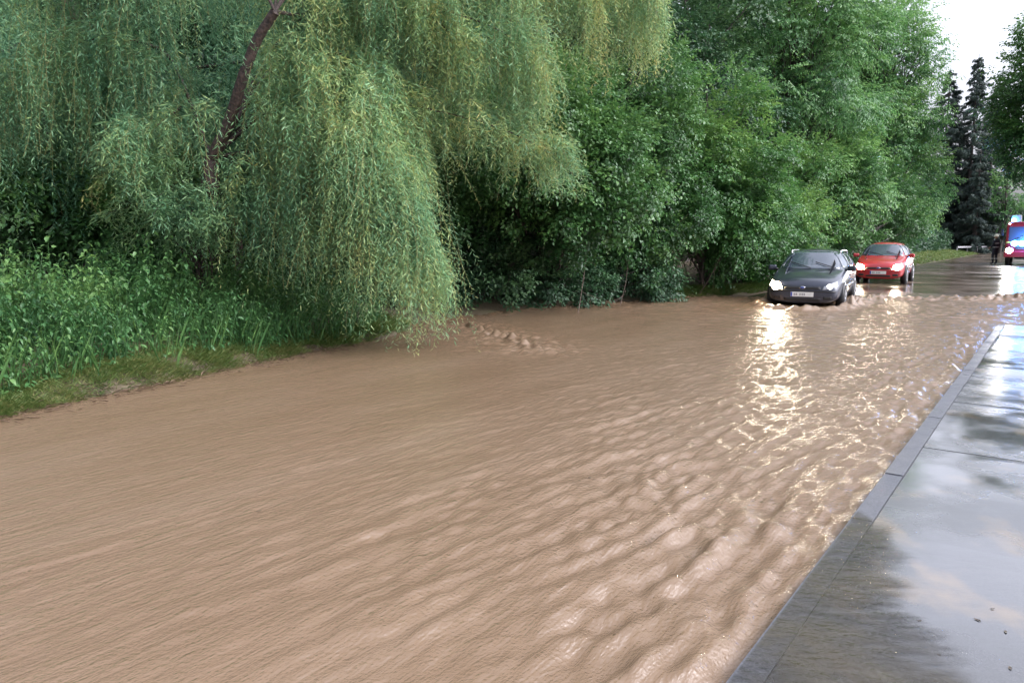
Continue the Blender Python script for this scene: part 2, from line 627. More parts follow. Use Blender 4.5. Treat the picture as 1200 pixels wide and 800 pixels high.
# puddle lying over the near end of the pavement and the sunken kerb
m, n, b, out = new_mat('shallow_silty_water')
b.inputs['Base Color'].default_value = (0.14, 0.11, 0.075, 1)
b.inputs['Roughness'].default_value = 0.03
b.inputs['IOR'].default_value = 1.36
iso = objco(n)
tr = n.nodes.new("ShaderNodeBsdfTransparent")
ms = n.nodes.new("ShaderNodeMixShader")
gl = n.nodes.new("ShaderNodeBsdfGlossy")
gl.inputs['Roughness'].default_value = 0.03
fr = n.nodes.new("ShaderNodeFresnel")
fr.inputs['IOR'].default_value = 1.4
df = n.nodes.new("ShaderNodeBsdfDiffuse")
df.inputs['Color'].default_value = (0.085, 0.075, 0.052, 1)
FADE_LINK = maprange(n, noise(n, iso, 1.9, 5, 0.6), 0.4, 0.66, 0.12, 0.75)
n.links.new(tr.outputs[0], ms.inputs[1])
n.links.new(df.outputs[0], ms.inputs[2])
m2 = n.nodes.new("ShaderNodeMixShader")
bn = n.nodes.new("ShaderNodeBump")
bn.inputs['Strength'].default_value = 0.35
bn.inputs['Distance'].default_value = 0.02
n.links.new(math2(n, 'ADD', noise(n, objco(n, (1, 2.5, 1), 0.5), 10, 3), math2(n, 'MULTIPLY', noise(n, iso, 45, 2), 0.4)), bn.inputs['Height'])
n.links.new(bn.outputs[0], gl.inputs['Normal'])
n.links.new(bn.outputs[0], fr.inputs['Normal'])
fa = n.nodes.new("ShaderNodeAttribute")
fa.attribute_name = 'tint'
fsum = math2(n, 'ADD', fa.outputs['Fac'], maprange(n, noise(n, objco(n, (0.5, 1.6, 1), 0.0), 9, 6, 0.7), 0.3, 0.7, -0.5, 0.5))
fade = maprange(n, math2(n, 'MULTIPLY', fsum, maprange(n, fa.outputs['Fac'], 0, .5, 0, 1)), 0.05, 1.05, 0.0, 1.0)
n.links.new(math2(n, 'MULTIPLY', fr.outputs[0], fade), m2.inputs[0])
n.links.new(math2(n, 'MULTIPLY', FADE_LINK, fade), ms.inputs[0])
n.links.new(ms.outputs[0], m2.inputs[1])
n.links.new(gl.outputs[0], m2.inputs[2])
n.links.new(m2.outputs[0], out.inputs[0])
M['puddle'] = m
pw = Waves(16, 0.25, 1.6, 31)
ps, pt = np.meshgrid(np.arange(-4.0, 2.9, 0.04), np.arange(-1.3, -0.003, 0.03), indexing='ij')
px0, py0 = xy(ps, pt)
reach = 0.62 + 0.16 * pw(ps, pt * 0.5) - 0.25 * sstep(1.2, 2.6, ps)
fade_ = sstep(0.0, 0.34, reach + pt) * (1 - sstep(1.9, 2.3, ps + 0.2 * pw(pt * 3, ps)))
ii = np.arange(ps.size).reshape(ps.shape)
ff = np.stack([ii[:-1, :-1], ii[1:, :-1], ii[1:, 1:], ii[:-1, 1:]], -1).reshape(-1, 4)
live = fade_.ravel()[ff].max(1) > 0
pd = np_mesh('puddle_water', np.stack([px0, py0, np.full(ps.shape, PAV_Z - 0.003)], -1).reshape(-1, 3), ff[live], M['puddle'], smooth=True, tint=fade_.ravel())
tag(pd, kind='structure')


# ------------------------------------------------------------------ foliage tools
def leaf_geo(pos, d, nrm, L, W, tint, fold=0.18):
    d = norm(d)
    side = norm(np.cross(d, nrm))
    nn = np.cross(side, d)
    L = L[:, None]
    W = W[:, None]
    v0 = pos
    m_ = pos + d * L * 0.42
    v1 = m_ + side * W * 0.5 + nn * W * fold
    v3 = m_ - side * W * 0.5 + nn * W * fold
    v2 = pos + d * L - nn * L * 0.10
    V = np.stack([v0, v1, v2, v3], 1).reshape(-1, 3)
    n_ = len(pos)
    b_ = np.arange(n_)[:, None] * 4
    F = np.concatenate([b_ + np.array([[0, 1, 2]]), b_ + np.array([[0, 2, 3]])], 1).reshape(-1, 3)
    return V, F, np.repeat(tint, 4)


def leaf_geo8(pos, d, nrm, L, W, tint, fold=0.18):
    d = norm(d)
    side = norm(np.cross(d, nrm))
    nn = np.cross(side, d)
    L, W = L[:, None], W[:, None]
    pt_ = lambda a, w_, z_: pos + d * L * a + side * W * w_ + nn * (abs(w_) * 2 * fold * W - L * z_)
    V = np.stack([pt_(0, 0, 0), pt_(.22, .38, .0), pt_(.58, .40, .05), pt_(1, 0, .22), pt_(.58, -.40, .05), pt_(.22, -.38, .0), pt_(.22, 0, .0), pt_(.58, 0, .05)], 1).reshape(-1, 3)
    b_ = np.arange(len(pos))[:, None, None] * 8
    F = (b_ + np.array([[0, 1, 6], [0, 6, 5], [1, 2, 7], [1, 7, 6], [6, 7, 4], [6, 4, 5], [2, 3, 7], [7, 3, 4]])[None]).reshape(-1, 3)
    return V, F, np.repeat(tint, 8)


class Tri:
    def __init__(self):
        self.V, self.F, self.T, self.n = [], [], [], 0

    def add(self, V, F, T=None):
        self.V.append(V)
        self.F.append(F + self.n)
        self.T.append(T if T is not None else np.full(len(V), 0.5))
        self.n += len(V)

    def build(self, name, mat, parent=None, smooth=False):
        return np_mesh(name, np.concatenate(self.V), np.concatenate(self.F), mat, parent, smooth, np.concatenate(self.T))


def tube(pts, rad, k=6):
    pts = np.asarray(pts, float)
    n_ = len(pts)
    rad = np.broadcast_to(np.asarray(rad, float), (n_,))
    tg = norm(np.gradient(pts, axis=0))
    ref = np.array([0.3, 0.2, 1.0]) if abs(tg[:, 2]).mean() < 0.8 else np.array([1.0, 0.2, 0.1])
    a = norm(np.cross(tg, ref))
    b_ = np.cross(tg, a)
    th = np.arange(k) * 2 * math.pi / k
    V = pts[:, None] + rad[:, None, None] * (np.cos(th)[None, :, None] * a[:, None] + np.sin(th)[None, :, None] * b_[:, None])
    V = V.reshape(-1, 3)
    F = []
    i = np.arange(n_ * k).reshape(n_, k)
    j = np.roll(i, -1, 1)
    q = np.stack([i[:-1], j[:-1], j[1:], i[1:]], -1).reshape(-1, 4)
    F = np.concatenate([q[:, [0, 1, 2]], q[:, [0, 2, 3]]])
    return V, F


def curve(a, b_, n_=8, sag=0.0, wob_=0.0, r=None):
    r = r or rng
    a, b_ = np.asarray(a, float), np.asarray(b_, float)
    t = np.linspace(0, 1, n_)[:, None]
    p = a + (b_ - a) * t
    p[:, 2] += sag * 4 * (t * (1 - t))[:, 0]
    if wob_:
        p[1:-1] += r.normal(0, wob_, (n_ - 2, 3))
    return p


def frames(d, r, roll=None):
    """rotation matrices whose x axis is d"""
    d = norm(d)
    up = np.tile(np.array([0, 0, 1.0]), (len(d), 1)) + r.normal(0, 0.25, d.shape)
    y = norm(np.cross(up, d))
    z = np.cross(d, y)
    return np.stack([d, y, z], -1)


def spray_proto(r, kind, n_):
    """a leafy twig along +x, length 1; returns pos, dir, nrm, relative leaf size"""
    t = np.linspace(0.08, 1.0, n_)
    sgn = np.where(np.arange(n_) % 2 == 0, 1, -1)
    pos = np.stack([t, 0.05 * np.sin(t * 5 + r.uniform(0, 6)) + r.normal(0, 0.02, n_), -0.25 * t ** 2 + r.normal(0, 0.02, n_)], -1)
    if kind == 'broad':
        # side twigs
        off = r.uniform(0, 0.28, n_) * sgn
        pos[:, 1] += off
        pos[:, 0] += np.abs(off) * 0.4
        pos[:, 2] += r.normal(0, 0.06, n_)
        d = np.stack([0.6 + r.normal(0, .3, n_), sgn * 0.8 + r.normal(0, .3, n_), -0.45 + r.normal(0, .35, n_)], -1)
        nr = np.stack([0.25 + r.normal(0, .3, n_), r.normal(0, .3, n_), np.ones(n_)], -1)
        sz = r.uniform(0.7, 1.25, n_)
    elif kind == 'ash':
        off = r.uniform(0.02, 0.35, n_) * sgn
        pos[:, 1] += off
        pos[:, 2] -= np.abs(off) * 0.5
        d = np.stack([0.5 + r.normal(0, .25, n_), sgn * 0.7 + r.normal(0, .3, n_), -0.8 + r.normal(0, .3, n_)], -1)
        nr = np.stack([0.5 + r.normal(0, .3, n_), r.normal(0, .3, n_), np.ones(n_)], -1)
        sz = r.uniform(0.7, 1.2, n_)
    else:  # needles hanging from a bough
        pos[:, 1] += r.uniform(-.25, .25, n_) * (1.1 - t)
        d = np.stack([0.5 + r.normal(0, .2, n_), sgn * 0.5 + r.normal(0, .3, n_), -1.0 + r.normal(0, .3, n_)], -1)
        nr = np.stack([np.ones(n_), r.normal(0, .4, n_), r.normal(0.4, .4, n_)], -1)
        sz = r.uniform(0.6, 1.3, n_)
    return pos, d, nr, sz


def add_sprays(tri, pos, dirs, size, leafL, leafW, kind, n_, r, tint):
    """pos (M,3), dirs (M,3), size (M,), tint (M,)"""
    protos = [spray_proto(r, kind, n_) for _ in range(8)]
    pick = r.integers(0, 8, len(pos))
    Rm = frames(dirs, r)
    for k in range(8):
        q = np.where(pick == k)[0]
        if not len(q): continue
        pp, dd, nn, sz = protos[k]
        X = np.einsum('mij,nj->mni', Rm[q], pp) * size[q][:, None, None] + pos[q][:, None]
        D = np.einsum('mij,nj->mni', Rm[q], dd)
        N = np.einsum('mij,nj->mni', Rm[q], nn)
        s_ = np.tile(sz, (len(q), 1)) * r.uniform(0.8, 1.2, (len(q), n_))
        T = tint[q][:, None] + r.normal(0, 0.12, (len(q), n_)) + 0.12 * np.linspace(-.5, 1, n_)[None]
        V, F, TT = leaf_geo(X.reshape(-1, 3), D.reshape(-1, 3), N.reshape(-1, 3), leafL * s_.ravel(), leafW * s_.ravel(), T.ravel())
        tri.add(V, F, TT)


def blob_crown(r, tri, wood, centre, rad, nblob, nspray, spray, leafL, leafW, kind='broad', nleaf=22, root=None,
               trunk_r=0.15, bl=0.30, inner=0.35, flat=0.8, minz=None, squash=None):
    """clumps over an ellipsoid crown; limbs run from the trunk to the clumps"""
    centre = np.asarray(centre, float)
    rad = np.asarray(rad, float)
    i = np.arange(nblob) + 0.5
    ph = np.arccos(1 - 2 * i / nblob)
    th = math.pi * (1 + 5 ** 0.5) * i
    d = np.stack([np.cos(th) * np.sin(ph), np.sin(th) * np.sin(ph), np.cos(ph)], -1) + r.normal(0, 0.18, (nblob, 3))
    d = norm(d)
    rr_ = r.uniform(0.55, 0.92, nblob)
    inn = r.random(nblob) < inner
    rr_[inn] = r.uniform(0.15, 0.6, inn.sum())
    c = centre + d * rad * rr_[:, None]
    brad = bl * rad.mean() * r.uniform(0.6, 1.25, nblob)
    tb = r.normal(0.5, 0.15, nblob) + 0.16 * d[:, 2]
    PP, DD, SS, TT = [], [], [], []
    for k in range(nblob):
        m_ = int(nspray * (brad[k] / (bl * rad.mean())) ** 2)
        v = norm(r.normal(0, 1, (m_, 3)) + 0.45 * d[k])
        q = c[k] + v * brad[k] * np.array([1, 1, flat]) * r.uniform(0.35, 1.0, (m_, 1))
        out_ = norm(v + 0.5 * d[k] + np.array([0, 0, -0.05]) + r.normal(0, 0.25, (m_, 3)))
        PP.append(q)
        DD.append(out_)
        SS.append(spray * r.uniform(0.6, 1.3, m_))
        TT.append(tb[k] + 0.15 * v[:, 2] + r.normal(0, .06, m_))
    PP, DD, SS, TT = map(np.concatenate, (PP, DD, SS, TT))
    if minz is not None:
        ok = PP[:, 2] > minz + r.uniform(0, 0.3, len(PP))
        PP, DD, SS, TT = PP[ok], DD[ok], SS[ok], TT[ok]
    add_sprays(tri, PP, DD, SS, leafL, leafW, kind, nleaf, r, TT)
    if wood is not None:
        root = np.asarray(root if root is not None else (centre[0], centre[1], 0), float)
        top = centre + np.array([0, 0, rad[2] * 0.75])
        tp = curve(root - np.array([0, 0, 0.3]), top, 14, 0, 0.06 * rad[0] / 3, r)
        V, F = tube(tp, np.linspace(trunk_r, trunk_r * 0.15, 14), 9)
        wood.add(V, F)
        for k in range(nblob):
            u_ = np.clip((c[k][2] - root[2]) / (top[2] - root[2]) - 0.22, 0.08, 0.9)
            j = int(u_ * 13)
            V, F = tube(curve(tp[j], c[k], 7, -0.04 * rad[0], 0.03 * rad[0], r), np.linspace(trunk_r * 0.38 * (1 - .6 * u_), trunk_r * .05, 7), 5)
            wood.add(V, F)


def tree(name, label, cat, group, leafmat, barkmat, root, fn):
    """fn(crown_tri, wood_tri) works in world coordinates; the empty stands at the root"""
    e = empty(name, tuple(map(float, root)))
    tag(e, label, cat, group)
    cr_, wd = Tri(), Tri()
    fn(cr_, wd)
    off = np.asarray(root, float)
    if cr_.n:
        cr_.V = [v - off for v in cr_.V]
        cr_.build('crown', leafmat, e)
    if wd.n:
        wd.V = [v - off for v in wd.V]
        wd.build('trunk', barkmat, e, smooth=True)
    return e


def copy_tree(o, parent=None):
    c_ = o.copy()
    COL.objects.link(c_)
    if parent: c_.parent = parent
    for ch in list(o.children):
        copy_tree(ch, c_)
    return c_


def gz(x, y):
    return float(ground_z(np.array([float(x)]), np.array([float(y)]))[0])


# ------------------------------------------------------------------ weeping willow
def strands(tri, tw, starts, lens, r, lean, step=0.045, leafL=0.10, leafW=0.014, tint=0.5, tvar=0.12, floor=0.03, curl=0.45):
    """hanging shoots with narrow leaves; starts (M,3), lens (M,), lean (M,3) initial outward direction"""
    for k in range(len(starts)):
        L = lens[k]
        n_ = max(5, int(L / step))
        t = np.linspace(0, 1, n_)
        d0 = lean[k]
        g_ = np.minimum(1, t * L / curl)
        p = np.zeros((n_, 3))
        dirs = d0[None] * (1 - g_)[:, None] + np.array([0, 0, -1.0])[None] * g_[:, None] + np.array([r.normal(0, .13) + 0.22 * np.sin(3 * t + r.uniform(0, 6)), r.normal(0, .13) + 0.22 * np.sin(2.4 * t + r.uniform(0, 6)), np.zeros(n_)]).T
        dirs = norm(dirs)
        p = starts[k] + np.cumsum(dirs, 0) * (L / n_)
        ok = p[:, 2] > floor
        if ok.sum() < 4: continue
        p, dirs = p[ok], dirs[ok]
        n_ = len(p)
        a = r.uniform(0, 2 * math.pi) + np.arange(n_) * 2.4
        rad_ = np.stack([np.cos(a), np.sin(a), np.zeros(n_)], -1)
        ld = dirs * 0.6 + rad_ * 0.75 + np.array([0, 0, -0.2]) + r.normal(0, 0.28, (n_, 3))
        nr = np.cross(ld, np.cross(rad_, np.array([0, 0, 1.0]))) + r.normal(0, 0.5, (n_, 3))
        sz = r.uniform(0.55, 1.25, n_) * r.uniform(.75, 1.15) * np.clip(1.25 - 0.5 * np.linspace(0, 1, n_), .5, 1.2)
        tk = tint[k] if hasattr(tint, '__len__') else tint
        V, F, T = leaf_geo(p, ld, nr, leafL * sz, leafW * sz, tk + r.normal(0, tvar, n_), 0.1)
        tri.add(V, F, T)
        if tw is not None and k % 3 == 0:
            V, F = tube(p[::max(1, n_ // 6)], 0.0022, 3)
            tw.add(V, F)


class Bough:
    """an arching bough with side shoots hanging off it"""
    def __init__(self, pts, r):
        pts = np.asarray(pts, float)
        t = np.linspace(0, len(pts) - 1, 28)
        k = np.arange(len(pts))
        self.p = np.stack([np.interp(t, k, pts[:, j]) for j in range(3)], -1)
        for _ in range(3):
            self.p[1:-1] = (self.p[:-2] + self.p[1:-1] * 2 + self.p[2:]) / 4

    def at(self, u):
        t = u * (len(self.p) - 1)
        i = np.arange(len(self.p))
        return np.stack([np.interp(t, i, self.p[:, j]) for j in range(3)], -1)


def willow_tier(tri, tw, wood, pts, n_, spread, lens, r, thick, tint, u0=0.15, side=0.7, **kw):
    bo = Bough(pts, r)
    V, F = tube(bo.p, np.linspace(thick, 0.006, len(bo.p)), 7)
    wood.add(V, F)
    nc = max(6, n_ // 8)
    cl = r.integers(0, nc, n_)                       # shoots grow in tufts off side twigs
    cu = r.uniform(u0, 1, nc) ** 0.8
    cside = r.choice([-1, 1], nc)
    coff = np.abs(r.normal(0, spread, nc)) * (1.15 - 0.75 * cu)
    clen = r.uniform(0.45, 1.2, nc)
    cz = r.normal(0, .16, nc)
    ctint = r.normal(0, .11, nc)
    csz = r.uniform(.75, 1.2, nc)
    cyaw = r.normal(0, .35, (nc, 3))
    u = np.clip(cu[cl] + r.normal(0, .018, n_), 0, 1)
    p = bo.at(u)
    ddir = norm(bo.at(np.minimum(u + .05, 1)) - bo.at(np.maximum(u - .05, 0)))
    lat = norm(np.cross(ddir, np.array([0, 0, 1.0]))) * cside[cl][:, None]
    off = np.maximum(0, coff[cl] + r.normal(0, .07, n_))
    s0 = p + lat * off[:, None] + ddir * r.normal(0, .05, (n_, 1))
    s0[:, 2] += 0.10 - 0.22 * off + cz[cl] + r.normal(0, 0.06, n_)
    L = np.interp(u, np.linspace(0, 1, len(lens)), lens) * clen[cl] * r.uniform(0.6, 1.1, n_)
    lean = norm(lat * 0.6 + ddir * 0.7 + np.array([0, 0, 0.15]) + cyaw[cl])
    tt = tint + ctint[cl] + r.normal(0, .05, n_)
    strands(tri, tw, s0, np.maximum(L, .25), r, lean, tint=tt, **kw)


r = np.random.default_rng(101)
wroot = np.array([-4.9, 13.4, 0.0])
wroot[2] = gz(wroot[0], wroot[1]) - 0.02
we = empty('willow_tree', tuple(wroot))
tag(we, 'weeping willow with yellowish hanging curtains touching the flood and a bare leaning limb', 'tree', 'willows on the left bank')
wt, ww, wtw = Tri(), Tri(), Tri()
fork = P(248, 185, 10.9)
top = P(322, 14, 10.3)
# trunk, then the leaning brown limb up to its cut end
tr_pts = np.array([wroot - [0, 0, .3], wroot + [0.05, -0.1, 1.2], fork + [-0.05, 0, -0.5], fork])
V, F = tube(Bough(tr_pts, r).p, np.linspace(0.20, 0.105, 28), 10); ww.add(V, F)
limb = Bough(np.array([fork + [-0.05, 0, -0.1], P(270, 140, 10.7), P(284, 92, 10.5), P(300, 48, 10.4), top]), r)
V, F = tube(limb.p, np.linspace(0.085, 0.06, 28), 10); ww.add(V, F)
V, F = tube(np.array([top - [0, 0, .03], top + [0.02, 0, .02]]), [0.06, 0.02], 10); ww.add(V, F)
A = lambda u, v, Y: P(u, v, Y)
KW = dict(leafL=0.105, leafW=0.0155)
# upper shoots out of the cut limb
tiers = [
    # pts, n, spread, lens, thick, tint
    ([top, A(330, -60, 12.3), A(400, -130, 12.0), A(520, -120, 11.8), A(600, -40, 11.8)], 430, 0.75, [1.6, 2.0, 2.2, 1.9, 1.5], .022, .55),
    ([top, A(360, 20, 12.2), A(430, 10, 11.9), A(520, 10, 11.7), A(600, 40, 11.8), A(630, 95, 12.0)], 420, 0.65, [1.5, 1.9, 1.7, 1.5, 1.1], .028, .56),
    ([fork, A(330, 95, 12.4), A(380, 100, 12.0), A(470, 120, 11.6), A(575, 145, 11.6), A(632, 170, 11.8), A(672, 205, 12.0)], 420, 0.42, [1.2, 1.6, 1.8, 0.9, 0.75, .45], .022, .58),
    ([fork, A(330, 60, 12.0), A(400, 60, 11.4), A(450, 110, 11.0), A(490, 190, 11.0)], 460, 0.65, [1.5, 2.4, 2.6, 2.7, 2.3], .045, .50),
    ([fork, A(320, 120, 11.8), A(390, 130, 11.0), A(440, 170, 10.7), A(480, 260, 10.9)], 420, 0.55, [1.6, 2.0, 2.4, 2.3, 1.9], .04, .48),
    ([fork, A(340, 170, 12.0), A(420, 200, 11.3), A(480, 245, 11.2), A(508, 320, 11.4)], 380, 0.40, [1.2, 1.6, 1.9, 1.5, 0.9], .03, .58),
    ([fork, A(330, 40, 12.3), A(430, -40, 12.0), A(520, 30, 12.0), A(560, 80, 12.1)], 380, 0.7, [1.6, 2.2, 2.0, 1.4, 1.2], .05, .46),
    ([top, A(420, -160, 13.0), A(560, -230, 13.2), A(680, -140, 13.4), A(745, -30, 13.4), A(765, 20, 13.4)], 520, 0.65, [1.4, 2.2, 2.6, 1.8, 0.9], .022, .66),
    ([top, A(420, -120, 12.8), A(540, -90, 12.8), A(630, -60, 12.9), A(700, 0, 12.9)], 420, 0.6, [1.4, 2.0, 2.0, 1.8, 1.3], .022, .60),
    ([fork, A(200, 60, 12.4), A(130, 40, 11.8), A(60, 60, 11.4), A(0, 120, 11.2)], 420, 0.8, [1.5, 2.0, 2.0, 1.8, 1.4], .03, .36),
    ([top, A(280, -80, 12.0), A(200, -130, 11.5), A(110, -90, 11.3), A(20, -20, 11.2)], 420, 0.8, [1.5, 2.0, 2.2, 2.0, 1.6], .022, .40),
    ([fork, A(220, 120, 12.0), A(180, 150, 11.0), A(130, 175, 10.6)], 260, 0.4, [1.1, 1.2, 1.0, .8], .03, .50),
    ([fork, A(300, 190, 12.0), A(340, 215, 11.4), A(390, 250, 11.2)], 300, 0.55, [1.4, 1.5, 1.4, 1.2], .03, .40),
]
for (pts, n_, spd, ln, th, ti) in tiers:
    willow_tier(wt, wtw, ww, pts, int(n_ * 2.3), spd, ln, r, th, ti, **KW)
wt.V = [v - wroot for v in wt.V]
ww.V = [v - wroot for v in ww.V]
wtw.V = [v - wroot for v in wtw.V]
wt.build('crown', M['willow'], we)
ww.build('trunk', M['bark'], we, smooth=True)
wtw.build('hanging_twigs', M['twig'], we)


# second, cooler green willow further left and behind
def second(cr_, wd):
    r = np.random.default_rng(202)
    rt = P(85, 300, 15.0); rt[2] = 0.3
    V, F = tube(Bough(np.array([rt, rt + [0.1, 0, 2], P(85, 60, 15), P(80, -60, 15)]), r).p, np.linspace(.3, .12, 28), 10); wd.add(V, F)
    hub = P(90, 30, 14.8)
    for (pts, n_, spd, ln, ti) in [
        ([hub, A(40, -60, 14), A(-60, -60, 13.4), A(-140, 20, 13)], 300, 0.9, [2, 2.4, 2.4, 2], .4),
        ([hub, A(60, 40, 13.6), A(0, 60, 12.8), A(-80, 130, 12.4)], 420, 0.8, [2, 2.2, 2.4, 2], .45),
        ([hub, A(130, 50, 13.8), A(160, 80, 13.0), A(190, 130, 12.6)], 360, 0.8, [1.8, 2.0, 2.0, 1.7], .42),
        ([hub, A(160, -60, 14), A(230, -80, 13.6), A(320, -30, 13.6)], 360, 0.9, [1.8, 2.4, 2.4, 2], .40),
        ([hub, A(70, 90, 13.2), A(50, 130, 12.2), A(60, 180, 11.8)], 360, 0.8, [1.6, 2.0, 2.0, 1.6], .5),
        ([hub, A(150, 130, 14.2), A(220, 150, 14), A(300, 170, 14)], 360, 0.9, [1.6, 2.2, 2.2, 2.0], .3),
        ([hub, A(160, 90, 14.2), A(300, 70, 14.4), A(420, 100, 14.4)], 420, 1.0, [1.6, 2.8, 3.0, 2.8], .3),
    ]:
        willow_tier(cr_, None, wd, pts, n_, spd, ln, r, .06, ti, leafL=0.12, leafW=0.022, step=0.05)
    for v_ in range(3):
        pass


rt2 = P(85, 300, 15.0); rt2[2] = gz(rt2[0], rt2[1])
tree('willow_tree', 'darker cool green willow standing behind at the left edge of the photo', 'tree', 'willows on the left bank', M['willow_cool'], M['bark'], rt2, second)


# shrub sprig in front of the willow: bright arching young shoots
def sprig(cr_, wd):
    r = np.random.default_rng(33)
    base = np.array([*P(250, 330, 11.6)[:2], 0.4])
    for k in range(26):
        tip = P(r.uniform(115, 300), r.uniform(150, 290), r.uniform(10.3, 11.4))
        pts = curve(base, tip, 9, 0.7, 0.04, r)
        V, F = tube(pts, np.linspace(.012, .003, 9), 4); wd.add(V, F)
        m_ = 42
        u = r.uniform(0.35, 1, m_)
        i = u * 8
        p = np.stack([np.interp(i, np.arange(9), pts[:, j]) for j in range(3)], -1)
        dd = norm(tip - base)[None] * 0.5 + r.normal(0, .5, (m_, 3)) + np.array([0, 0, -.5])
        strands(cr_, None, p, r.uniform(.18, .45, m_), r, norm(dd), step=0.035, leafL=.11, leafW=.018, tint=.75, floor=.3)


rts = np.array([*P(250, 330, 11.6)[:2], 0.0]); rts[2] = gz(*rts[:2])
tree('willow_bush', 'bright green young willow shoots arching out below the leaning limb', 'bush', None, M['willow_cool'], M['bark'], rts, sprig)


# ------------------------------------------------------------------ broadleaf trees and bushes
def bush(name, label, cat, group, mat, root_uvY, spec, bark='bark_grey', seed=1, **kw):
    r_ = np.random.default_rng(seed)
    x, y = root_uvY
    root = np.array([x, y, gz(x, y)])

    def fn(cr_, wd):
        for (c_, rad_, nb, ns) in spec:
            blob_crown(r_, cr_, wd, c_, rad_, nb, ns, kw.get('spray', .42), kw.get('L', .085), kw.get('W', .06), kw.get('kind', 'broad'),
                       kw.get('nleaf', 20), root=root, trunk_r=kw.get('tr', .12), minz=kw.get('minz', 0.15), inner=kw.get('inner', .3), bl=kw.get('bl', .3))
    return tree(name, label, cat, group, M[mat], M[bark], root, fn)


def wood_at(u, Y):
    p = P(u, 300, Y)
    return p[0], p[1]


# hazel thicket overhanging the dark hollow
bush('hazel_tree', 'dark green round-leaved tree overhanging the dark hollow right of the willow', 'tree', 'trees along the left bank', 'hazel',
     wood_at(640, 19.5), [(P(620, 165, 16.8), (2.4, 2.2, 1.7), 60, 46), (P(560, 215, 17.2), (1.7, 1.6, 1.2), 26, 38), (P(690, 215, 16.8), (1.5, 1.5, 1.7), 36, 42)], seed=5, tr=.13, minz=0.9)
bush('hazel_tree', 'dark green tree with low drooping boughs in the middle of the bank', 'tree', 'trees along the left bank', 'hazel',
     wood_at(740, 20.5), [(P(750, 210, 19.6), (1.7, 1.6, 2.6), 48, 42), (P(735, 120, 20.0), (2.0, 1.8, 2.2), 40, 38)], seed=6, tr=.12, minz=0.25)
bush('hazel_bush', 'dense bright green bush in the middle of the bank, left of the dark car', 'bush', 'bushes along the left bank', 'bright',
     wood_at(825, 22.2), [(P(825, 195, 21.6), (2.1, 1.8, 2.9), 66, 44), (P(870, 245, 22.4), (1.6, 1.6, 1.9), 34, 40)], seed=7, tr=.1)
bush('hazel_bush', 'yellow-green low bush close behind the dark car', 'bush', 'bushes along the left bank', 'bright',
     wood_at(905, 25.2), [(P(895, 275, 24.5), (1.7, 1.5, 1.7), 44, 36), (P(925, 240, 26.0), (1.5, 1.5, 2.3), 30, 34)], seed=8, tr=.07)
bush('hazel_bush', 'green leafy bush growing behind the red car', 'bush', 'bushes along the left bank', 'hazel',
     wood_at(985, 32.5), [(P(975, 245, 32.5), (1.9, 1.6, 2.8), 44, 34), (P(1035, 250, 37), (2.0, 1.7, 2.4), 36, 34)], seed=9, tr=.08, L=.10, W=.07)
bush('ash_tree', 'tall light green ash tree rising behind the bushes and cars', 'tree', 'trees along the left bank', 'ash',
     wood_at(925, 34.5), [(P(925, 60, 34), (4.0, 3.6, 6.0), 130, 40), (P(970, 215, 33.0), (2.6, 2.4, 3.0), 50, 36)], seed=10, tr=.26, kind='ash', L=.14, W=.06, spray=.6, nleaf=20, bl=.24)
bush('ash_tree', 'tall light green ash tree against the white sky, nearest to the spruces', 'tree', 'trees along the left bank', 'ash',
     wood_at(1030, 43), [(P(1022, 110, 43), (3.5, 3.2, 6.5), 120, 40), (P(1050, 225, 43), (2.6, 2.2, 3.2), 44, 36)], seed=11, tr=.26, kind='ash', L=.16, W=.075, spray=.7, nleaf=18, bl=.24)
bush('dark_tree', 'dark leafy tree behind the bright bushes with bare twigs against the sky', 'tree', 'trees behind the left bank', 'darkleaf',
     wood_at(800, 30), [(P(800, 80, 30), (3.6, 3, 4.6), 80, 36)], seed=12, tr=.22, L=.13, W=.09, spray=.55, nleaf=18)
# low dark bushes inside the hollow
bush('elder_bush', 'very dark low bush inside the hollow beside the water', 'bush', 'bushes along the left bank', 'darkleaf',
     wood_at(570, 17.9), [(P(550, 325, 17.9), (2.1, 1.1, 1.7), 34, 36), (P(635, 325, 18.9), (2.1, 1.1, 1.9), 34, 36), (P(715, 318, 19.9), (2.0, 1.1, 1.9), 34, 36)], seed=13, tr=.06, inner=.5, minz=-0.1, L=.09, W=.05)

bush('elder_bush', 'dark bush behind the tall weeds at the left edge of the photo', 'bush', 'bushes along the left bank', 'darkleaf',
     wood_at(0, 14.5), [(P(-20, 235, 14.2), (2.2, 1.4, 1.9), 36, 34), (P(110, 255, 14.8), (2.0, 1.4, 1.8), 34, 34)], seed=23, tr=.06, inner=.4, minz=0.2, L=.10, W=.06)
bush('elder_bush', 'dark bush under the leaning limb of the yellow willow', 'bush', 'bushes along the left bank', 'darkleaf',
     wood_at(300, 15.4), [(P(230, 260, 15.2), (1.8, 1.2, 2.1), 34, 34), (P(350, 270, 15.2), (1.8, 1.2, 2.1), 34, 34), (P(440, 260, 16.2), (1.6, 1.2, 2.2), 30, 34)], seed=24, tr=.06, inner=.4, minz=0.2, L=.10, W=.06)

bush('hazel_bush', 'broad-leaved bush mixed in among the willow shoots at the left edge', 'bush', 'bushes along the left bank', 'hazel',
     wood_at(60, 13.2), [(P(40, 215, 12.6), (1.3, .9, .9), 30, 30), (P(190, 245, 12.8), (1.1, .8, .8), 24, 28)], seed=25, tr=.05, inner=.3, minz=0.5, L=.09, W=.06)

# taller filler trees further back on the bank, one mesh and copies of it
r = np.random.default_rng(55)


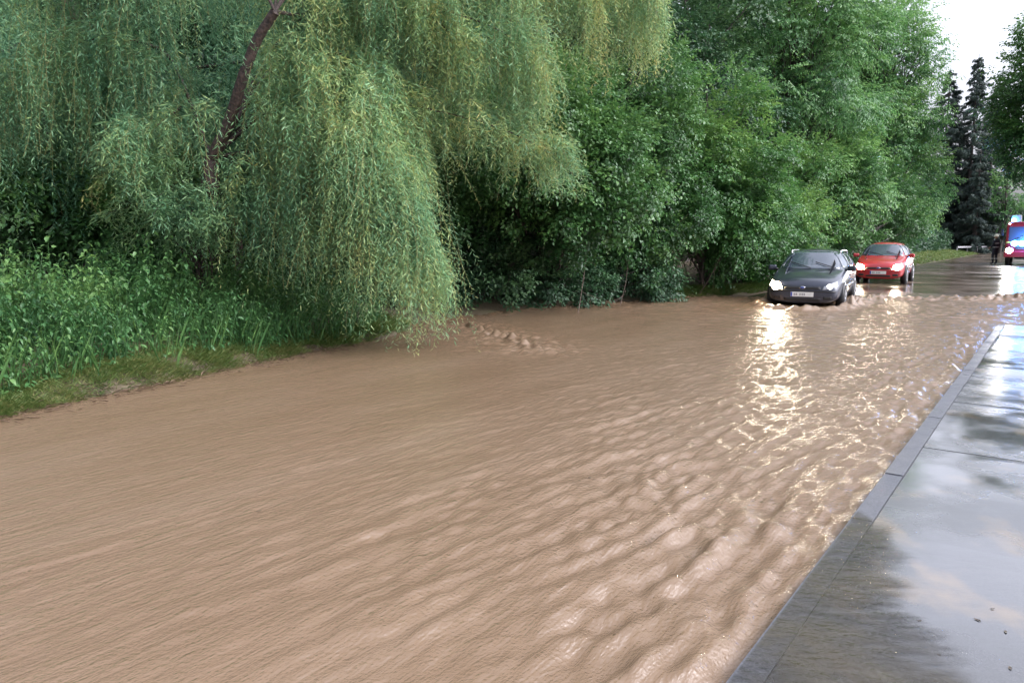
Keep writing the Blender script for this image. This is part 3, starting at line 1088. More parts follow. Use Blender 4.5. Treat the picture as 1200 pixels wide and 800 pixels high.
def filler_fn(cr_, wd):
    blob_crown(r, cr_, wd, (0, 0, 5.6), (3.3, 3.0, 5.4), 130, 34, .6, .14, .10, 'broad', 18, root=(0, 0, 0), trunk_r=.24, inner=.3, minz=0.3, bl=.26)


fl = empty('poplar_tree', (0, 0, 0))
c_, w_ = Tri(), Tri()
filler_fn(c_, w_)
c_.build('crown', M['darkleaf'], fl)
w_.build('trunk', M['bark_grey'], fl, smooth=True)
fill_spots = [(-60, 19, 0.95, 'tree at the far left edge behind the darker willow'), (90, 20.5, 1.0, 'tree behind the darker willow, top left of the photo'),
              (230, 19, .95, 'tree straight behind the leaning willow limb'), (350, 21.5, 1.05, 'tree behind the middle of the yellow willow'),
              (470, 20.5, .95, 'tree behind the right hand willow curtain'), (585, 25, 1.1, 'tree behind the tip of the willow boughs'),
              (700, 27, 1.0, 'tree behind the dark hollow'), (640, 36, 1.5, 'tall tree far behind the hollow'), (860, 42, 1.5, 'tall tree far behind the light green ash'),
              (1000, 54, 1.25, 'tree far behind the second ash')]
for k, (u, Y, sc, lab) in enumerate(fill_spots):
    o = fl if k == 0 else copy_tree(fl)
    x, y = wood_at(u, Y)
    o.location = (x, y, gz(x, y))
    o.rotation_euler = (0, 0, k * 1.3)
    o.scale = (sc, sc, sc)
    tag(o, 'dark green ' + lab, 'tree', 'trees behind the left bank')

# right hand side: dark overhanging tree at the right edge of the frame
bush('maple_tree', 'dark green tree leaning into the sky from the right edge of the photo', 'tree', None, 'hazel',
     (31.5, 40.0), [(P(1236, 100, 41), (2.7, 2.6, 3.6), 76, 32), (P(1202, 165, 41), (1.3, 1.5, 1.7), 20, 26)], seed=14, tr=.2, L=.15, W=.10, spray=.6, nleaf=16, inner=.15, minz=4.5)


# spruces
def spruce(name, label, u, Y, h, rb, seed, grp='dark spruces beyond the grass verge'):
    r_ = np.random.default_rng(seed)
    x, y = wood_at(u, Y)
    root = np.array([x, y, gz(x, y)])

    def fn(cr_, wd):
        V, F = tube(np.array([root, root + [0, 0, h * .5], root + [0, 0, h]]), [.28, .16, .02], 8); wd.add(V, F)
        PP, DD, SS, TT = [], [], [], []
        z = h * 0.08
        while z < h * 0.985:
            R_ = (rb * (1 - z / h) ** 0.85 + 0.10) * r_.uniform(.75, 1.1)
            nb = int(4 + R_ * 2.2)
            for q in range(nb):
                a = r_.uniform(0, 2 * math.pi)
                L_ = R_ * r_.uniform(.55, 1.2)
                d_ = np.array([math.cos(a), math.sin(a), 0])
                zz = z + r_.normal(0, .06)
                o3 = root + np.array([0, 0, zz])
                pts_ = np.array([o3, o3 + d_ * L_ * .5 + [0, 0, -.20 * L_], o3 + d_ * L_ * .85 + [0, 0, -.30 * L_], o3 + d_ * L_ + [0, 0, -.22 * L_]])
                V, F = tube(pts_, np.linspace(.035, .01, 4), 3); wd.add(V, F)
                m_ = int(4 + L_ * 10)
                uu = r_.uniform(0.1, 1, m_)
                p = np.stack([np.interp(uu * 3, np.arange(4), pts_[:, j]) for j in range(3)], -1)
                PP.append(p + r_.normal(0, .05, p.shape))
                DD.append(norm(d_[None] + r_.normal(0, .3, (m_, 3)) + np.array([0, 0, -.35])))
                SS.append(r_.uniform(.3, .6, m_) * (.45 + .55 * min(1, R_ / 1.5)))
                TT.append(r_.normal(.5, .2, m_))
            z += r_.uniform(.45, .75) * (.6 + .4 * min(1, R_ / 2))
        add_sprays(cr_, np.concatenate(PP), np.concatenate(DD), np.concatenate(SS), .26, .08, 'needle', 12, r_, np.concatenate(TT))
    return tree(name, label, 'tree', grp, M['needle'], M['bark_grey'], root, fn)


spruce('spruce_tree', 'tall dark spruce with its pointed top against the white sky', 1129, 88, 21.6, 4.6, 61)
spruce('spruce_tree', 'dark spruce left of the tallest one, half behind the ash tree', 1098, 90, 20.4, 4.8, 62)
spruce('spruce_tree', 'broad dark spruce right of the tallest one', 1152, 93, 19.5, 4.4, 63)
spruce('spruce_tree', 'lower dark spruce between the tallest one and the firefighter', 1140, 84, 11.0, 3.2, 64)

# slender light tree near the truck, and the far tree line that closes the view
bush('birch_tree', 'slender pale green tree with a thin straight trunk near the fire engine', 'tree', None, 'ash',
     wood_at(1171, 84), [(P(1180, 228, 84), (2.3, 2.2, 4.6), 34, 10)], seed=71, tr=.2, L=.26, W=.16, spray=.8, nleaf=12, inner=.3)
r = np.random.default_rng(77)
far = empty('broadleaf_tree', (0, 0, 0))
c_, w_ = Tri(), Tri()
blob_crown(r, c_, w_, (0, 0, 4.4), (4.2, 3.8, 4.3), 60, 30, .9, .28, .2, 'broad', 14, root=(0, 0, 0), trunk_r=.25, inner=.3, minz=.2)
c_.build('crown', M['darkleaf'], far)
w_.build('trunk', M['bark_grey'], far, smooth=True)
far_spots = [(1075, 98, .8, 'behind the left spruces'), (1105, 112, .7, 'behind the white rail'), (1140, 120, .75, 'behind the lower spruce'),
             (1195, 125, .8, 'behind the birch and fire engine'), (1225, 112, .9, 'behind the fire engine cab'),
             (1050, 84, 1.0, 'between the ash and the spruces'), (1270, 92, 1.1, 'beyond the right edge of the photo')]
for k, (u, Y, sc, lab) in enumerate(far_spots):
    o = far if k == 0 else copy_tree(far)
    x, y = wood_at(u, Y)
    o.location = (x, y, gz(x, y))
    o.rotation_euler = (0, 0, k * 1.1)
    o.scale = (sc, sc, sc)
    tag(o, 'dark distant broadleaf tree ' + lab, 'tree', 'distant trees where the road ends')

# dark clipped hedge along the verge
r = np.random.default_rng(79)
hx = Tri()
n_ = 5200
s__ = r.uniform(60, 92, n_)
t__ = r.uniform(9.2, 10.6, n_)
x, y = xy(s__, t__)
z = ground_z(x, y) + r.uniform(0, 1.7, n_)
pp = np.stack([x, y, z], -1)
add_sprays(hx, pp, norm(r.normal(0, 1, (n_, 3)) + [0, -.3, .3]), r.uniform(.35, .6, n_), .2, .15, 'broad', 12, r, r.normal(.4, .2, n_))
hr = xy(76, 9.9)
hv_ = np.array([hr[0], hr[1], gz(*hr)])
hx.V = [v - hv_ for v in hx.V]
he = hx.build('hedge', M['darkleaf'])
he.location = hv_
tag(he, 'dark hedge along the far end of the grass verge', 'hedge')


# ------------------------------------------------------------------ undergrowth, grass, debris
r = np.random.default_rng(303)


def plants(tri, stem, n_, srange, drange, hfun, r, leaf=(.085, .045), pairs=8, tint=.5):
    s_ = r.uniform(*srange, n_)
    d_ = r.uniform(*drange, n_)
    t_ = edge_t(s_) + 0.15 + d_
    x, y = xy(s_, t_)
    z = ground_z(x, y)
    H = hfun(s_, d_) * r.uniform(.65, 1.15, n_)
    lean = r.normal(0, .2, (n_, 2)) + np.array([0.10, -0.16])
    pl_var = .16 * Waves(12, .5, 2.5, 95)(x, y) + r.normal(0, .12, n_)
    H = H * (1 + .16 * Waves(12, .4, 1.8, 96)(x, y))
    for i in range(n_):
        b0 = np.array([x[i], y[i], z[i]])
        t = np.linspace(0, 1, 5)
        pts = b0 + np.stack([lean[i, 0] * t ** 2 * H[i], lean[i, 1] * t ** 2 * H[i], t * H[i]], -1)
        V, F = tube(pts, np.linspace(.006, .002, 5), 3)
        stem.add(V, F, np.full(len(V), .5))
        m_ = max(3, int(pairs * H[i] / .8))
        u = np.repeat(np.linspace(.18, 1, m_), 2)
        p = np.stack([np.interp(u, t, pts[:, j]) for j in range(3)], -1)
        a = r.uniform(0, 6.28) + np.repeat(np.arange(m_) * 1.57, 2) + np.tile([0, math.pi], m_) + r.normal(0, .25, 2 * m_)
        dr = np.stack([np.cos(a), np.sin(a), r.uniform(-.95, .1, 2 * m_)], -1)
        nr = np.stack([-.2 * np.cos(a), -.2 * np.sin(a), np.ones(2 * m_)], -1) + r.normal(0, .25, (2 * m_, 3))
        sz = (1.15 - .5 * u) * r.uniform(.7, 1.25, 2 * m_)
        p = p + norm(dr) * 0.03
        V, F, T = leaf_geo8(p, dr, nr, leaf[0] * sz, leaf[1] * sz * r.uniform(.7, 1.1), np.full(2 * m_, tint + pl_var[i]) + r.normal(0, .08, 2 * m_) + .15 * u, .22)
        tri.add(V, F, T)


ug, stm = Tri(), Tri()
plants(ug, stm, 2100, (-3.5, 4.6), (0.25, 3.2), lambda s, d: .50 + .15 * np.clip(d, 0, 2.2), r)
plants(ug, stm, 500, (3.6, 7.0), (0.1, 2.0), lambda s, d: .45 + .25 * np.clip(d, 0, 2), r, leaf=(.08, .036))
plants(ug, stm, 260, (0.0, 6.0), (1.2, 3.0), lambda s, d: 1.0 + 0 * s, r, leaf=(.11, .08), pairs=7, tint=.6)
plants(ug, stm, 500, (-8, 1), (1.0, 4.5), lambda s, d: .75 + 0 * s, r, leaf=(.10, .06), pairs=8)
n_ = 380
s_ = r.uniform(-4, 6.5, n_)
x, y = xy(s_, edge_t(s_) + r.uniform(.15, 2.4, n_))
a = r.uniform(0, 6.28, n_)
for q in range(3):
    V, F, T = leaf_geo(np.stack([x, y, ground_z(x, y) + .02 * q], -1) + r.normal(0, .02, (n_, 3)), np.stack([np.cos(a + q) * .3, np.sin(a + q) * .3, np.ones(n_)], -1),
                       np.stack([-np.cos(a + q), -np.sin(a + q), np.full(n_, .3)], -1), r.uniform(.25, .6, n_), np.full(n_, .007), .7 + r.normal(0, .2, n_), .1)
    ug.add(V, F, T)
ugo = ug.build('undergrowth', M['nettle'])
tag(ugo, 'thick nettles and broad-leaved weeds on the left bank above the flood', 'undergrowth', None, 'stuff')
so_ = stm.build('undergrowth_stems', M['nettle'])
tag(so_, 'thin green stems of the weeds on the left bank', 'undergrowth', None, 'stuff')


def blades(tri, x, y, z, r, hmin, hmax, w_, flat=.5, tint=.5):
    n_ = len(x)
    a = r.uniform(0, 6.28, n_)
    d = np.stack([np.cos(a) * flat, np.sin(a) * flat, r.uniform(.35, 1, n_)], -1)
    nr = np.stack([-np.cos(a), -np.sin(a), np.ones(n_) * .5], -1)
    V, F, T = leaf_geo(np.stack([x, y, z], -1), d, nr, r.uniform(hmin, hmax, n_), np.full(n_, w_), tint + r.normal(0, .22, n_), .1)
    tri.add(V, F, T)


gr = Tri()
n_ = 60000
s_ = r.uniform(-6, 5.6, n_)
d_ = np.abs(r.normal(0, .42, n_)) - 0.02
t_ = edge_t(s_) + d_ + .10 * 0
x, y = xy(s_, t_)
keep = (Waves(10, .25, 1.2, 91)(x, y) + .9 * r.normal(0, 1, n_) + sstep(.1, .6, d_) * 1.5) > -0.25
x, y = x[keep], y[keep]
z = ground_z(x, y)
blades(gr, x, y, z, r, .04, .16, .007, .9, .55)
# hanging tufts along the bank further on
n_ = 9000
s_ = np.where(r.random(n_) < .25, r.uniform(5, 7.5, n_), r.uniform(16.5, 24, n_))
t_ = edge_t(s_) + r.uniform(0, .7, n_)
x, y = xy(s_, t_)
blades(gr, x, y, ground_z(x, y), r, .08, .3, .009, .8, .4)
# far verge
n_ = 30000
s_ = r.uniform(25, 92, n_)
t_ = 6.35 + r.uniform(0, 1, n_) ** 1.2 * 4.0
x, y = xy(s_, t_)
blades(gr, x, y, ground_z(x, y), r, .10, .26, .05, .8, .45)
go_ = gr.build('grass', M['grass'])
tag(go_, 'flattened muddy grass along the edge of the flood and the far verge', 'grass', None, 'stuff')

# driftwood scraps washed up on the bank
M['straw'] = simple_mat('washed_up_straw', (0.16, 0.11, 0.07), .7, nscale=30, namt=.5)
db = Tri()
n_ = 1500
s_ = r.uniform(-4, 5.4, n_)
t_ = edge_t(s_) + r.normal(-.02, .14, n_)
x, y = xy(s_, t_)
z = np.maximum(ground_z(x, y), 0.01) + .012
a = r.normal(math.atan2(DS[1], DS[0]), .5, n_)
L_ = r.uniform(.03, .16, n_)
d = np.stack([np.cos(a), np.sin(a), r.normal(0, .15, n_)], -1)
V, F, T = leaf_geo(np.stack([x, y, z], -1), d, np.tile([0, 0, 1.0], (n_, 1)), L_, r.uniform(.004, .014, n_), r.uniform(0, 1, n_), .3)
db.add(V, F, T)
dbo = db.build('washed_up_debris', M['straw'])
tag(dbo, 'brown twigs and straw left along the muddy grass edge', 'debris', None, 'stuff')

# stray branches seen in front of the willow and inside the hollow
r = np.random.default_rng(404)


def bare(name, label, cat, pts, rad, mat, n_side=6, grp=None):
    pts = np.asarray(pts, float)
    t3 = Tri()
    bo = Bough(pts, r)
    V, F = tube(bo.p, np.linspace(rad, rad * .3, len(bo.p)), 6); t3.add(V, F)
    for k in range(n_side):
        u = r.uniform(.2, .9)
        a = bo.at(np.array([u]))[0]
        V, F = tube(curve(a, a + r.normal(0, .3, 3) + [0, 0, .05], 5, 0, .03, r), np.linspace(rad * .5, rad * .1, 5), 4); t3.add(V, F)
    org = pts[0].copy()
    t3.V = [v - org for v in t3.V]
    o = t3.build(name, mat, smooth=True)
    o.location = org
    tag(o, label, cat, grp)
    return o


for k, (a, b_, lab) in enumerate([((A(815, 352, 21.0)), A(845, 300, 20.6), 'thin bare stem standing in the dark bank left of the bright bush'),
                                  ((A(677, 372, 16.6)), A(690, 250, 17.4), 'pale bare stem rising out of the hollow at the water'),
                                  ((A(726, 366, 18.4)), A(738, 290, 18.6), 'grey bare stem near the bright end of the hollow')]):
    a[2] = -.05
    bare('dead_branch', lab, 'branch', [a, a * .6 + b_ * .4 + [.05, 0, 0], b_], .011, M['dead'], 5, 'bare stems in the hollow')

# ------------------------------------------------------------------ small leaves on the pavement
M['deadleaf'] = simple_mat('wet_dead_leaf', (0.05, 0.035, 0.02), .35, nscale=40, namt=.4)
leaf_uv = [(1083, 426, ), (1106, 430), (1148, 479), (1117, 468), (1158, 426), (1182, 411), (1196, 438), (1150, 728), (1178, 738), (1160, 713), (1103, 768), (1183, 780), (1074, 727), (1123, 520)]


def on_plane(u, v, z):
    x_ = (u - 600) / FPX
    yv = (400 - v) / FPX
    f_ = cp + yv * sp_
    up = yv * cp - sp_
    t_ = (CAM_Z - z) / -up
    return np.array([x_ * t_, f_ * t_, z])


lfv = [(0, 0, 0), (.012, .008, .004), (.03, .010, .002), (.05, 0, .006), (.03, -.010, .003), (.012, -.008, .005)]
lf = mesh_obj('fallen_leaf', lfv, [(0, 1, 4), (0, 4, 5), (1, 2, 4), (2, 3, 4)], M['deadleaf'])
for k, (u, v) in enumerate(leaf_uv):
    o = lf if k == 0 else lf.copy()
    if k: COL.objects.link(o)
    p = on_plane(u, v, PAV_Z - .008)
    if st(p[0], p[1])[1] > -.17:
        p = on_plane(u + 14, v, PAV_Z - .008)
    o.location = p
    o.rotation_euler = (0, 0, k * 2.1)
    sc = .35 + .35 * ((k * 37) % 10) / 10
    o.scale = (sc, sc, sc)
    tag(o, 'small dark wet leaf lying flat on the wet pavement', 'leaf', 'leaves scattered on the pavement')


for k, (u, v, lab) in enumerate([(966, 444, 'dark leaf drifting on the brown water right of the headlight glow'), (1062, 441, 'dark leaf drifting on the brown water closest to the kerb'),
                                 (1088, 415, 'dark leaf drifting on the water furthest down the kerb'), (690, 560, 'dark leaf drifting in the middle of the flood'),
                                 (300, 600, 'dark leaf drifting alone in the calm left part of the flood')]):
    o = lf.copy()
    COL.objects.link(o)
    p = on_plane(u, v, 0.0)
    p[2] = float(water_z(np.array([p[0]]), np.array([p[1]]))[0]) + .006
    o.location = p
    o.rotation_euler = (0, 0, k * 1.7)
    sc = 1.1 if v < 500 else .7
    o.scale = (sc, sc, sc)
    tag(o, 'small ' + lab, 'leaf', 'leaves drifting on the flood')


# ------------------------------------------------------------------ vehicles
def glass_mat(name, col, rough=.03):
    m, n, b, out = new_mat(name)
    b.inputs['Base Color'].default_value = (*col, 1)
    b.inputs['Roughness'].default_value = rough
    b.inputs['IOR'].default_value = 2.1
    b.inputs['Coat Weight'].default_value = .6
    bump(n, b, noise(n, objco(n), 60, 2), .06, .01)
    return m


def paint(name, col, flake=.0):
    m, n, b, out = new_mat(name)
    f = noise(n, objco(n), 5, 5)
    n.links.new(ramp(n, f, [(0.3, tuple(c * .8 for c in col)), (.7, tuple(c * 1.15 for c in col))]), b.inputs['Base Color'])
    b.inputs['Roughness'].default_value = .32
    b.inputs['Metallic'].default_value = flake
    b.inputs['Coat Weight'].default_value = 1
    b.inputs['Coat Roughness'].default_value = .05
    bump(n, b, noise(n, objco(n), 180, 2), .08, .004)
    return m


M['car_dark'] = paint('dark_blue_paint', (.028, .034, .055), .3)
M['car_red'] = paint('red_paint', (.40, .018, .025))
M['fire_red'] = paint('fire_engine_red', (.33, .012, .025))
M['glass'] = glass_mat('car_glass', (.055, .075, .10))  # bluish base colour paints in some of the sky's reflection
M['rubber'] = simple_mat('tyre_rubber', (.02, .02, .02), .75, nscale=30)
M['rim'] = simple_mat('wheel_rim', (.45, .45, .47), .35, metal=.8, nscale=20)
M['plastic'] = simple_mat('black_trim', (.018, .018, .02), .45, nscale=20)
M['chrome'] = simple_mat('chrome', (.8, .8, .82), .15, metal=1)
M['silver'] = simple_mat('silver_rail', (.6, .6, .62), .3, metal=.7)
M['plate'] = simple_mat('number_plate_white', (.7, .7, .68), .35, nscale=20, namt=.06)
M['platetxt'] = simple_mat('number_plate_smudge', (.3, .3, .32), .5)
M['eu'] = simple_mat('plate_blue_band', (.02, .05, .35), .4)
M['lens_off'] = glass_mat('clear_headlight_glass', (.30, .31, .35), .08)
M['lamp_on'] = emit_mat('headlight_lit', (1.0, .78, .48), 80)
M['lens_lit'] = emit_mat('headlight_glass_lit', (1.0, .80, .5), 9)
M['unlit_lamp_glow'] = emit_mat('unlit_headlight_glow', (1.0, .95, .9), 2.5)  # weak glow stands in for the pale reflection in an unlit headlight
M['badge'] = simple_mat('badge_blue', (.03, .06, .25), .2, coat=1)
M['white'] = simple_mat('white_paint', (.75, .75, .75), .4, nscale=8, namt=.08)


def loft(stations, ):
    """stations: (x, wl, zb, wm, wb, zbelt, w4, z4, w5, z5, z6)"""
    V, rings = [], []
    for (x, wl, zb, wm, wb, zt, w4, z4, w5, z5, z6) in stations:
        half = [(0, zb), (wl, zb), (wm, zb + .22 if zb < .3 else zb + .15), (wb, zt), (w4, z4), (w5, z5), (0, z6)]
        full = half + [(-a, b_) for a, b_ in half[-2:0:-1]]
        ring = []
        for a, b_ in full:
            ring.append(len(V))
            V.append((x, a, b_))
        rings.append(ring)
    F = []
    k = len(rings[0])
    for i in range(len(rings) - 1):
        for j in range(k):
            F.append((rings[i][j], rings[i][(j + 1) % k], rings[i + 1][(j + 1) % k], rings[i + 1][j]))
    F.append(tuple(reversed(rings[0])))
    F.append(tuple(rings[-1]))
    return V, F


def apply_subsurf(o, lv):
    md = o.modifiers.new('s', 'SUBSURF')
    md.levels = lv
    md.render_levels = lv
    dg = bpy.context.evaluated_depsgraph_get()
    dg.update()
    me = bpy.data.meshes.new_from_object(o.evaluated_get(dg))
    o.modifiers.clear()
    o.data = me
    me.polygons.foreach_set('use_smooth', [True] * len(me.polygons))
    return o


def bvh_of(o):
    me = o.data
    return BVHTree.FromPolygons([v.co.copy() for v in me.vertices], [tuple(p.vertices) for p in me.polygons])


def patch(name, bvh, corners, axis, mat, parent, off=.006, nu=10, nv=6, thick=.008, smooth=True):
    """a panel hugging the body: quad corners projected along axis onto the body surface"""
    ax = Vector(axis).normalized()
    c = [Vector(q) for q in corners]
    pts, nrm_ = [], []
    for j in range(nv + 1):
        for i in range(nu + 1):
            u, v = i / nu, j / nv
            p = (c[0] * (1 - u) + c[1] * u) * (1 - v) + (c[3] * (1 - u) + c[2] * u) * v
            h = bvh.ray_cast(p - ax * 3, ax)
            if h[0] is None:
                q, nn = p, -ax
                h2 = bvh.find_nearest(p)
                q, nn = h2[0], h2[1]
            else:
                q, nn = h[0], h[1]
            if nn.dot(ax) > 0: nn = -nn
            pts.append(q + nn * off)
            nrm_.append(nn)
    m_ = (nu + 1) * (nv + 1)
    V = [tuple(p) for p in pts] + [tuple(p - n_ * (off + thick)) for p, n_ in zip(pts, nrm_)]
    F = []
    I = lambda i, j: j * (nu + 1) + i
    for j in range(nv):
        for i in range(nu):
            F.append((I(i, j), I(i + 1, j), I(i + 1, j + 1), I(i, j + 1)))
    ringi = [I(i, 0) for i in range(nu + 1)] + [I(nu, j) for j in range(1, nv + 1)] + [I(i, nv) for i in range(nu - 1, -1, -1)] + [I(0, j) for j in range(nv - 1, 0, -1)]
    for k in range(len(ringi)):
        a, b_ = ringi[k], ringi[(k + 1) % len(ringi)]
        F.append((a, b_, b_ + m_, a + m_))
    o = mesh_obj(name, V, F, mat, parent, smooth=False)
    fix_normals(o)
    if smooth:
        for k, p in enumerate(o.data.polygons): p.use_smooth = k < nu * nv
    return o


def fix_normals(o):
    bm = bmesh.new()
    bm.from_mesh(o.data)
    bmesh.ops.recalc_face_normals(bm, faces=bm.faces)
    bm.to_mesh(o.data)
    bm.free()


def box(name, c, size, mat, parent, bev=.01, rot=None, seg=2):
    bm = bmesh.new()
    bmesh.ops.create_cube(bm, size=1)
    bmesh.ops.scale(bm, vec=size, verts=bm.verts)
    if bev:
        bmesh.ops.bevel(bm, geom=bm.edges[:], offset=min(bev, min(size) * .45), segments=seg, affect='EDGES', profile=.5)
    if rot is not None:
        bmesh.ops.rotate(bm, verts=bm.verts, matrix=Euler(rot).to_matrix())
    bmesh.ops.translate(bm, verts=bm.verts, vec=c)
    me = bpy.data.meshes.new(name)
    bm.to_mesh(me)
    bm.free()
    me.materials.append(mat)
    o = bpy.data.objects.new(name, me)
    COL.objects.link(o)
    o.parent = parent
    return o


def lathe(name, prof, mat, parent, loc=(0, 0, 0), ax='y', seg=28):
    """profile of (radius, along) turned round the local y (or x, z) axis"""
    V, F = [], []
    for rr__, h_ in prof:
        for k in range(seg):
            a = 2 * math.pi * k / seg
            c, s = rr__ * math.cos(a), rr__ * math.sin(a)
            V.append({'y': (c, h_, s), 'x': (h_, c, s), 'z': (c, s, h_)}[ax])
    for i in range(len(prof) - 1):
        for k in range(seg):
            F.append((i * seg + k, i * seg + (k + 1) % seg, (i + 1) * seg + (k + 1) % seg, (i + 1) * seg + k))
    F.append(tuple(range(seg)))
    F.append(tuple(reversed(range((len(prof) - 1) * seg, len(prof) * seg))))
    o = mesh_obj(name, V, F, mat, parent, smooth=True, loc=loc)
    fix_normals(o)
    return o


def tube_obj(name, pts, rad, mat, parent, k=6):
    V, F = tube(np.array(pts, float), rad, k)
    n_ = len(pts)
    F = [tuple(f) for f in F] + [tuple(range(k))[::-1], tuple(range((n_ - 1) * k, n_ * k))]
    return mesh_obj(name, V, F, mat, parent, smooth=True)


def wheel(parent, x, y, rad, side):
    wv = empty('wheel', (x, y, rad))
    wv.parent = parent
    s = side
    lathe('tyre', [(rad * .64, -.09), (rad * .95, -.10), (rad, -.07), (rad, .07), (rad * .95, .10), (rad * .64, .09)], M['rubber'], wv)
    lathe('rim', [(rad * .2, s * .075), (rad * .3, s * .085), (rad * .5, s * .07), (rad * .62, s * .095), (rad * .655, s * .08), (rad * .655, -s * .05)], M['rim'], wv)
    for k in range(5):
        a = k * 2 * math.pi / 5
        box('spoke', (rad * .42 * math.cos(a), s * .088, rad * .42 * math.sin(a)), (rad * .42, .02, rad * .11), M['rim'], wv, .004, (0, -a, 0))
    return wv


def car(name, label, loc, heading, pm, k_len, k_w, k_h, estate, lamps, seed):
    e = empty(name, loc, heading)
    tag(e, label, 'car', 'cars coming through the flood')
    SX, SY, SZ = k_len, k_w, k_h
    base = [
        # x, wl, zb, wm, wb, zbelt, w4, z4, w5, z5, z6
        (2.19, .46, .26, .56, .50, .50, .40, .56, .20, .57, .58),
        (2.15, .66, .20, .74, .70, .58, .58, .655, .28, .675, .68),
        (2.02, .72, .18, .82, .79, .66, .66, .74, .34, .77, .775),
        (1.70, .74, .18, .855, .83, .76, .70, .82, .38, .855, .865),
        (1.30, .76, .18, .86, .845, .86, .72, .90, .40, .925, .935),
        (1.02, .77, .18, .86, .85, .91, .77, .945, .46, .975, .985),
        (.92, .77, .18, .86, .85, .92, .78, .96, .54, 1.0, 1.02),
        (.30, .77, .18, .865, .86, .94, .835, .985, .67, 1.40, 1.44),
        (.12, .77, .18, .865, .86, .94, .835, .985, .68, 1.45, 1.49),
        (-.6, .77, .18, .865, .86, .95, .835, .995, .68, 1.465, 1.51),
        (-1.45 if estate else -1.1, .77, .18, .865, .86, .97, .825, 1.01, .66, 1.45, 1.49),
        (-1.85 if estate else -1.55, .76, .19, .855, .85, .98, .81, 1.02, .63, 1.42 if estate else 1.36, 1.46 if estate else 1.39),
        (-2.12, .72, .24, .83, .81, .95, .73, .99, .53, 1.06 if estate else 1.0, 1.08 if estate else 1.01),
        (-2.2, .62, .30, .74, .72, .88, .62, .92, .4, .94, .94),
    ]
    stn = [(a[0] * SX, a[1] * SY, a[2] * SZ, a[3] * SY, a[4] * SY, a[5] * SZ, a[6] * SY, a[7] * SZ, a[8] * SY, a[9] * SZ, a[10] * SZ) for a in base]
    V, F = loft(stn)
    body = mesh_obj('body', V, F, pm, e, smooth=True)
    fix_normals(body)
    apply_subsurf(body, 3)
    bv = bvh_of(body)
    X = lambda x, y, z: (x * SX, y * SY, z * SZ)
    # glass
    patch('windscreen', bv, [X(3, -.735, .99), X(3, .735, .99), X(3, .60, 1.41), X(3, -.60, 1.41)], (-1, 0, 0), M['glass'], e, .004, 16, 10, .01)
    patch('rear_window', bv, [X(-3, -.6, 1.06), X(-3, .6, 1.06), X(-3, .48, 1.33), X(-3, -.48, 1.33)], (1, 0, 0), M['glass'], e, .004, 12, 8, .01)
    for sd_ in (-1, 1):
        y = sd_ * 2
        xs = [(.72, .10, .30, .06, 'side_window'), (.02, -.72, 0.0, -.70, 'side_window'), (-.82, -1.62 if estate else -1.45, -.80, -1.42 if estate else -1.15, 'side_window')]
        for (xb0, xb1, xt0, xt1, nm) in xs:
            patch(nm, bv, [(xb0 * SX, y, 1.0 * SZ), (xb1 * SX, y, 1.005 * SZ), (xt1 * SX, y, 1.385 * SZ), (xt0 * SX, y, 1.375 * SZ)], (0, -sd_, 0), M['glass'], e, .004, 8, 6, .01)
        # sill trim, door seams and handles
        patch('sill_trim', bv, [(1.0 * SX, y, .20 * SZ), (-1.0 * SX, y, .20 * SZ), (-1.0 * SX, y, .27 * SZ), (1.0 * SX, y, .27 * SZ)], (0, -sd_, 0), M['plastic'], e, .005, 12, 2, .006)
        patch('side_moulding', bv, [(.95 * SX, y, .545 * SZ), (-1.0 * SX, y, .545 * SZ), (-1.0 * SX, y, .60 * SZ), (.95 * SX, y, .60 * SZ)], (0, -sd_, 0), M['plastic'], e, .008, 12, 2, .006)
        for xs_ in (.93, -.04, -1.0):
            patch('door_seam', bv, [((xs_ + .006) * SX, y, .30 * SZ), ((xs_ - .006) * SX, y, .30 * SZ), ((xs_ - .006) * SX, y, .93 * SZ), ((xs_ + .006) * SX, y, .93 * SZ)], (0, -sd_, 0), M['plastic'], e, .002, 1, 10, .004)
        for xs_ in (.12, -.86):
            box('door_handle', (xs_ * SX, sd_ * .872 * SY, .82 * SZ), (.17, .03, .03), pm, e, .01)
        # wheel arches and wheels
        for xw in (1.36, -1.30):
            lathe('wheel_arch', [(.36, -.11), (.365, .0), (.355, .012)] if sd_ > 0 else [(.36, .11), (.365, 0), (.355, -.012)], M['plastic'], e, (xw * SX, sd_ * .862 * SY, .33 * SZ))
            wheel(e, xw * SX, sd_ * .80 * SY, .31, sd_)
        # mirror
        mr = box('wing_mirror', (.78 * SX, sd_ * (.86 * SY + .09), 1.0 * SZ), (.11, .21, .14), pm, e, .045, (0, 0, -sd_ * .15), 3)
        box('mirror_glass', (.78 * SX - .055, sd_ * (.86 * SY + .095), 1.0 * SZ), (.012, .16, .10), M['glass'], mr, .004)
        tube_obj('mirror_arm', [(.80 * SX, sd_ * .80 * SY, .96 * SZ), (.79 * SX, sd_ * (.86 * SY + .05), .985 * SZ)], .025, M['plastic'], mr)
        if estate:
            rp = []
            for q, xq in enumerate((.05, 0, -.4, -.9, -1.4, -1.6, -1.66)):
                h_ = bv.ray_cast(Vector((xq, sd_ * .60, 3)), Vector((0, 0, -1)))[0]
                rp.append((h_.x, h_.y, h_.z + (.05 if 0 < q < 6 else -.01)))
            tube_obj('roof_rail', rp, .017, M['silver'], e, 8)
        # headlight: glass cover hugging the corner + bulb reflector
        st_ = lamps[0 if sd_ < 0 else 1]
        hl = patch('headlight', bv, [X(3, sd_ * .78, .60), X(3, sd_ * .45, .52), X(3, sd_ * .47, .60), X(3, sd_ * .74, .735)], (-1, 0, 0), M['lens_lit'] if st_ > 1 else M['lens_off'], e, .008, 12, 8, .012)
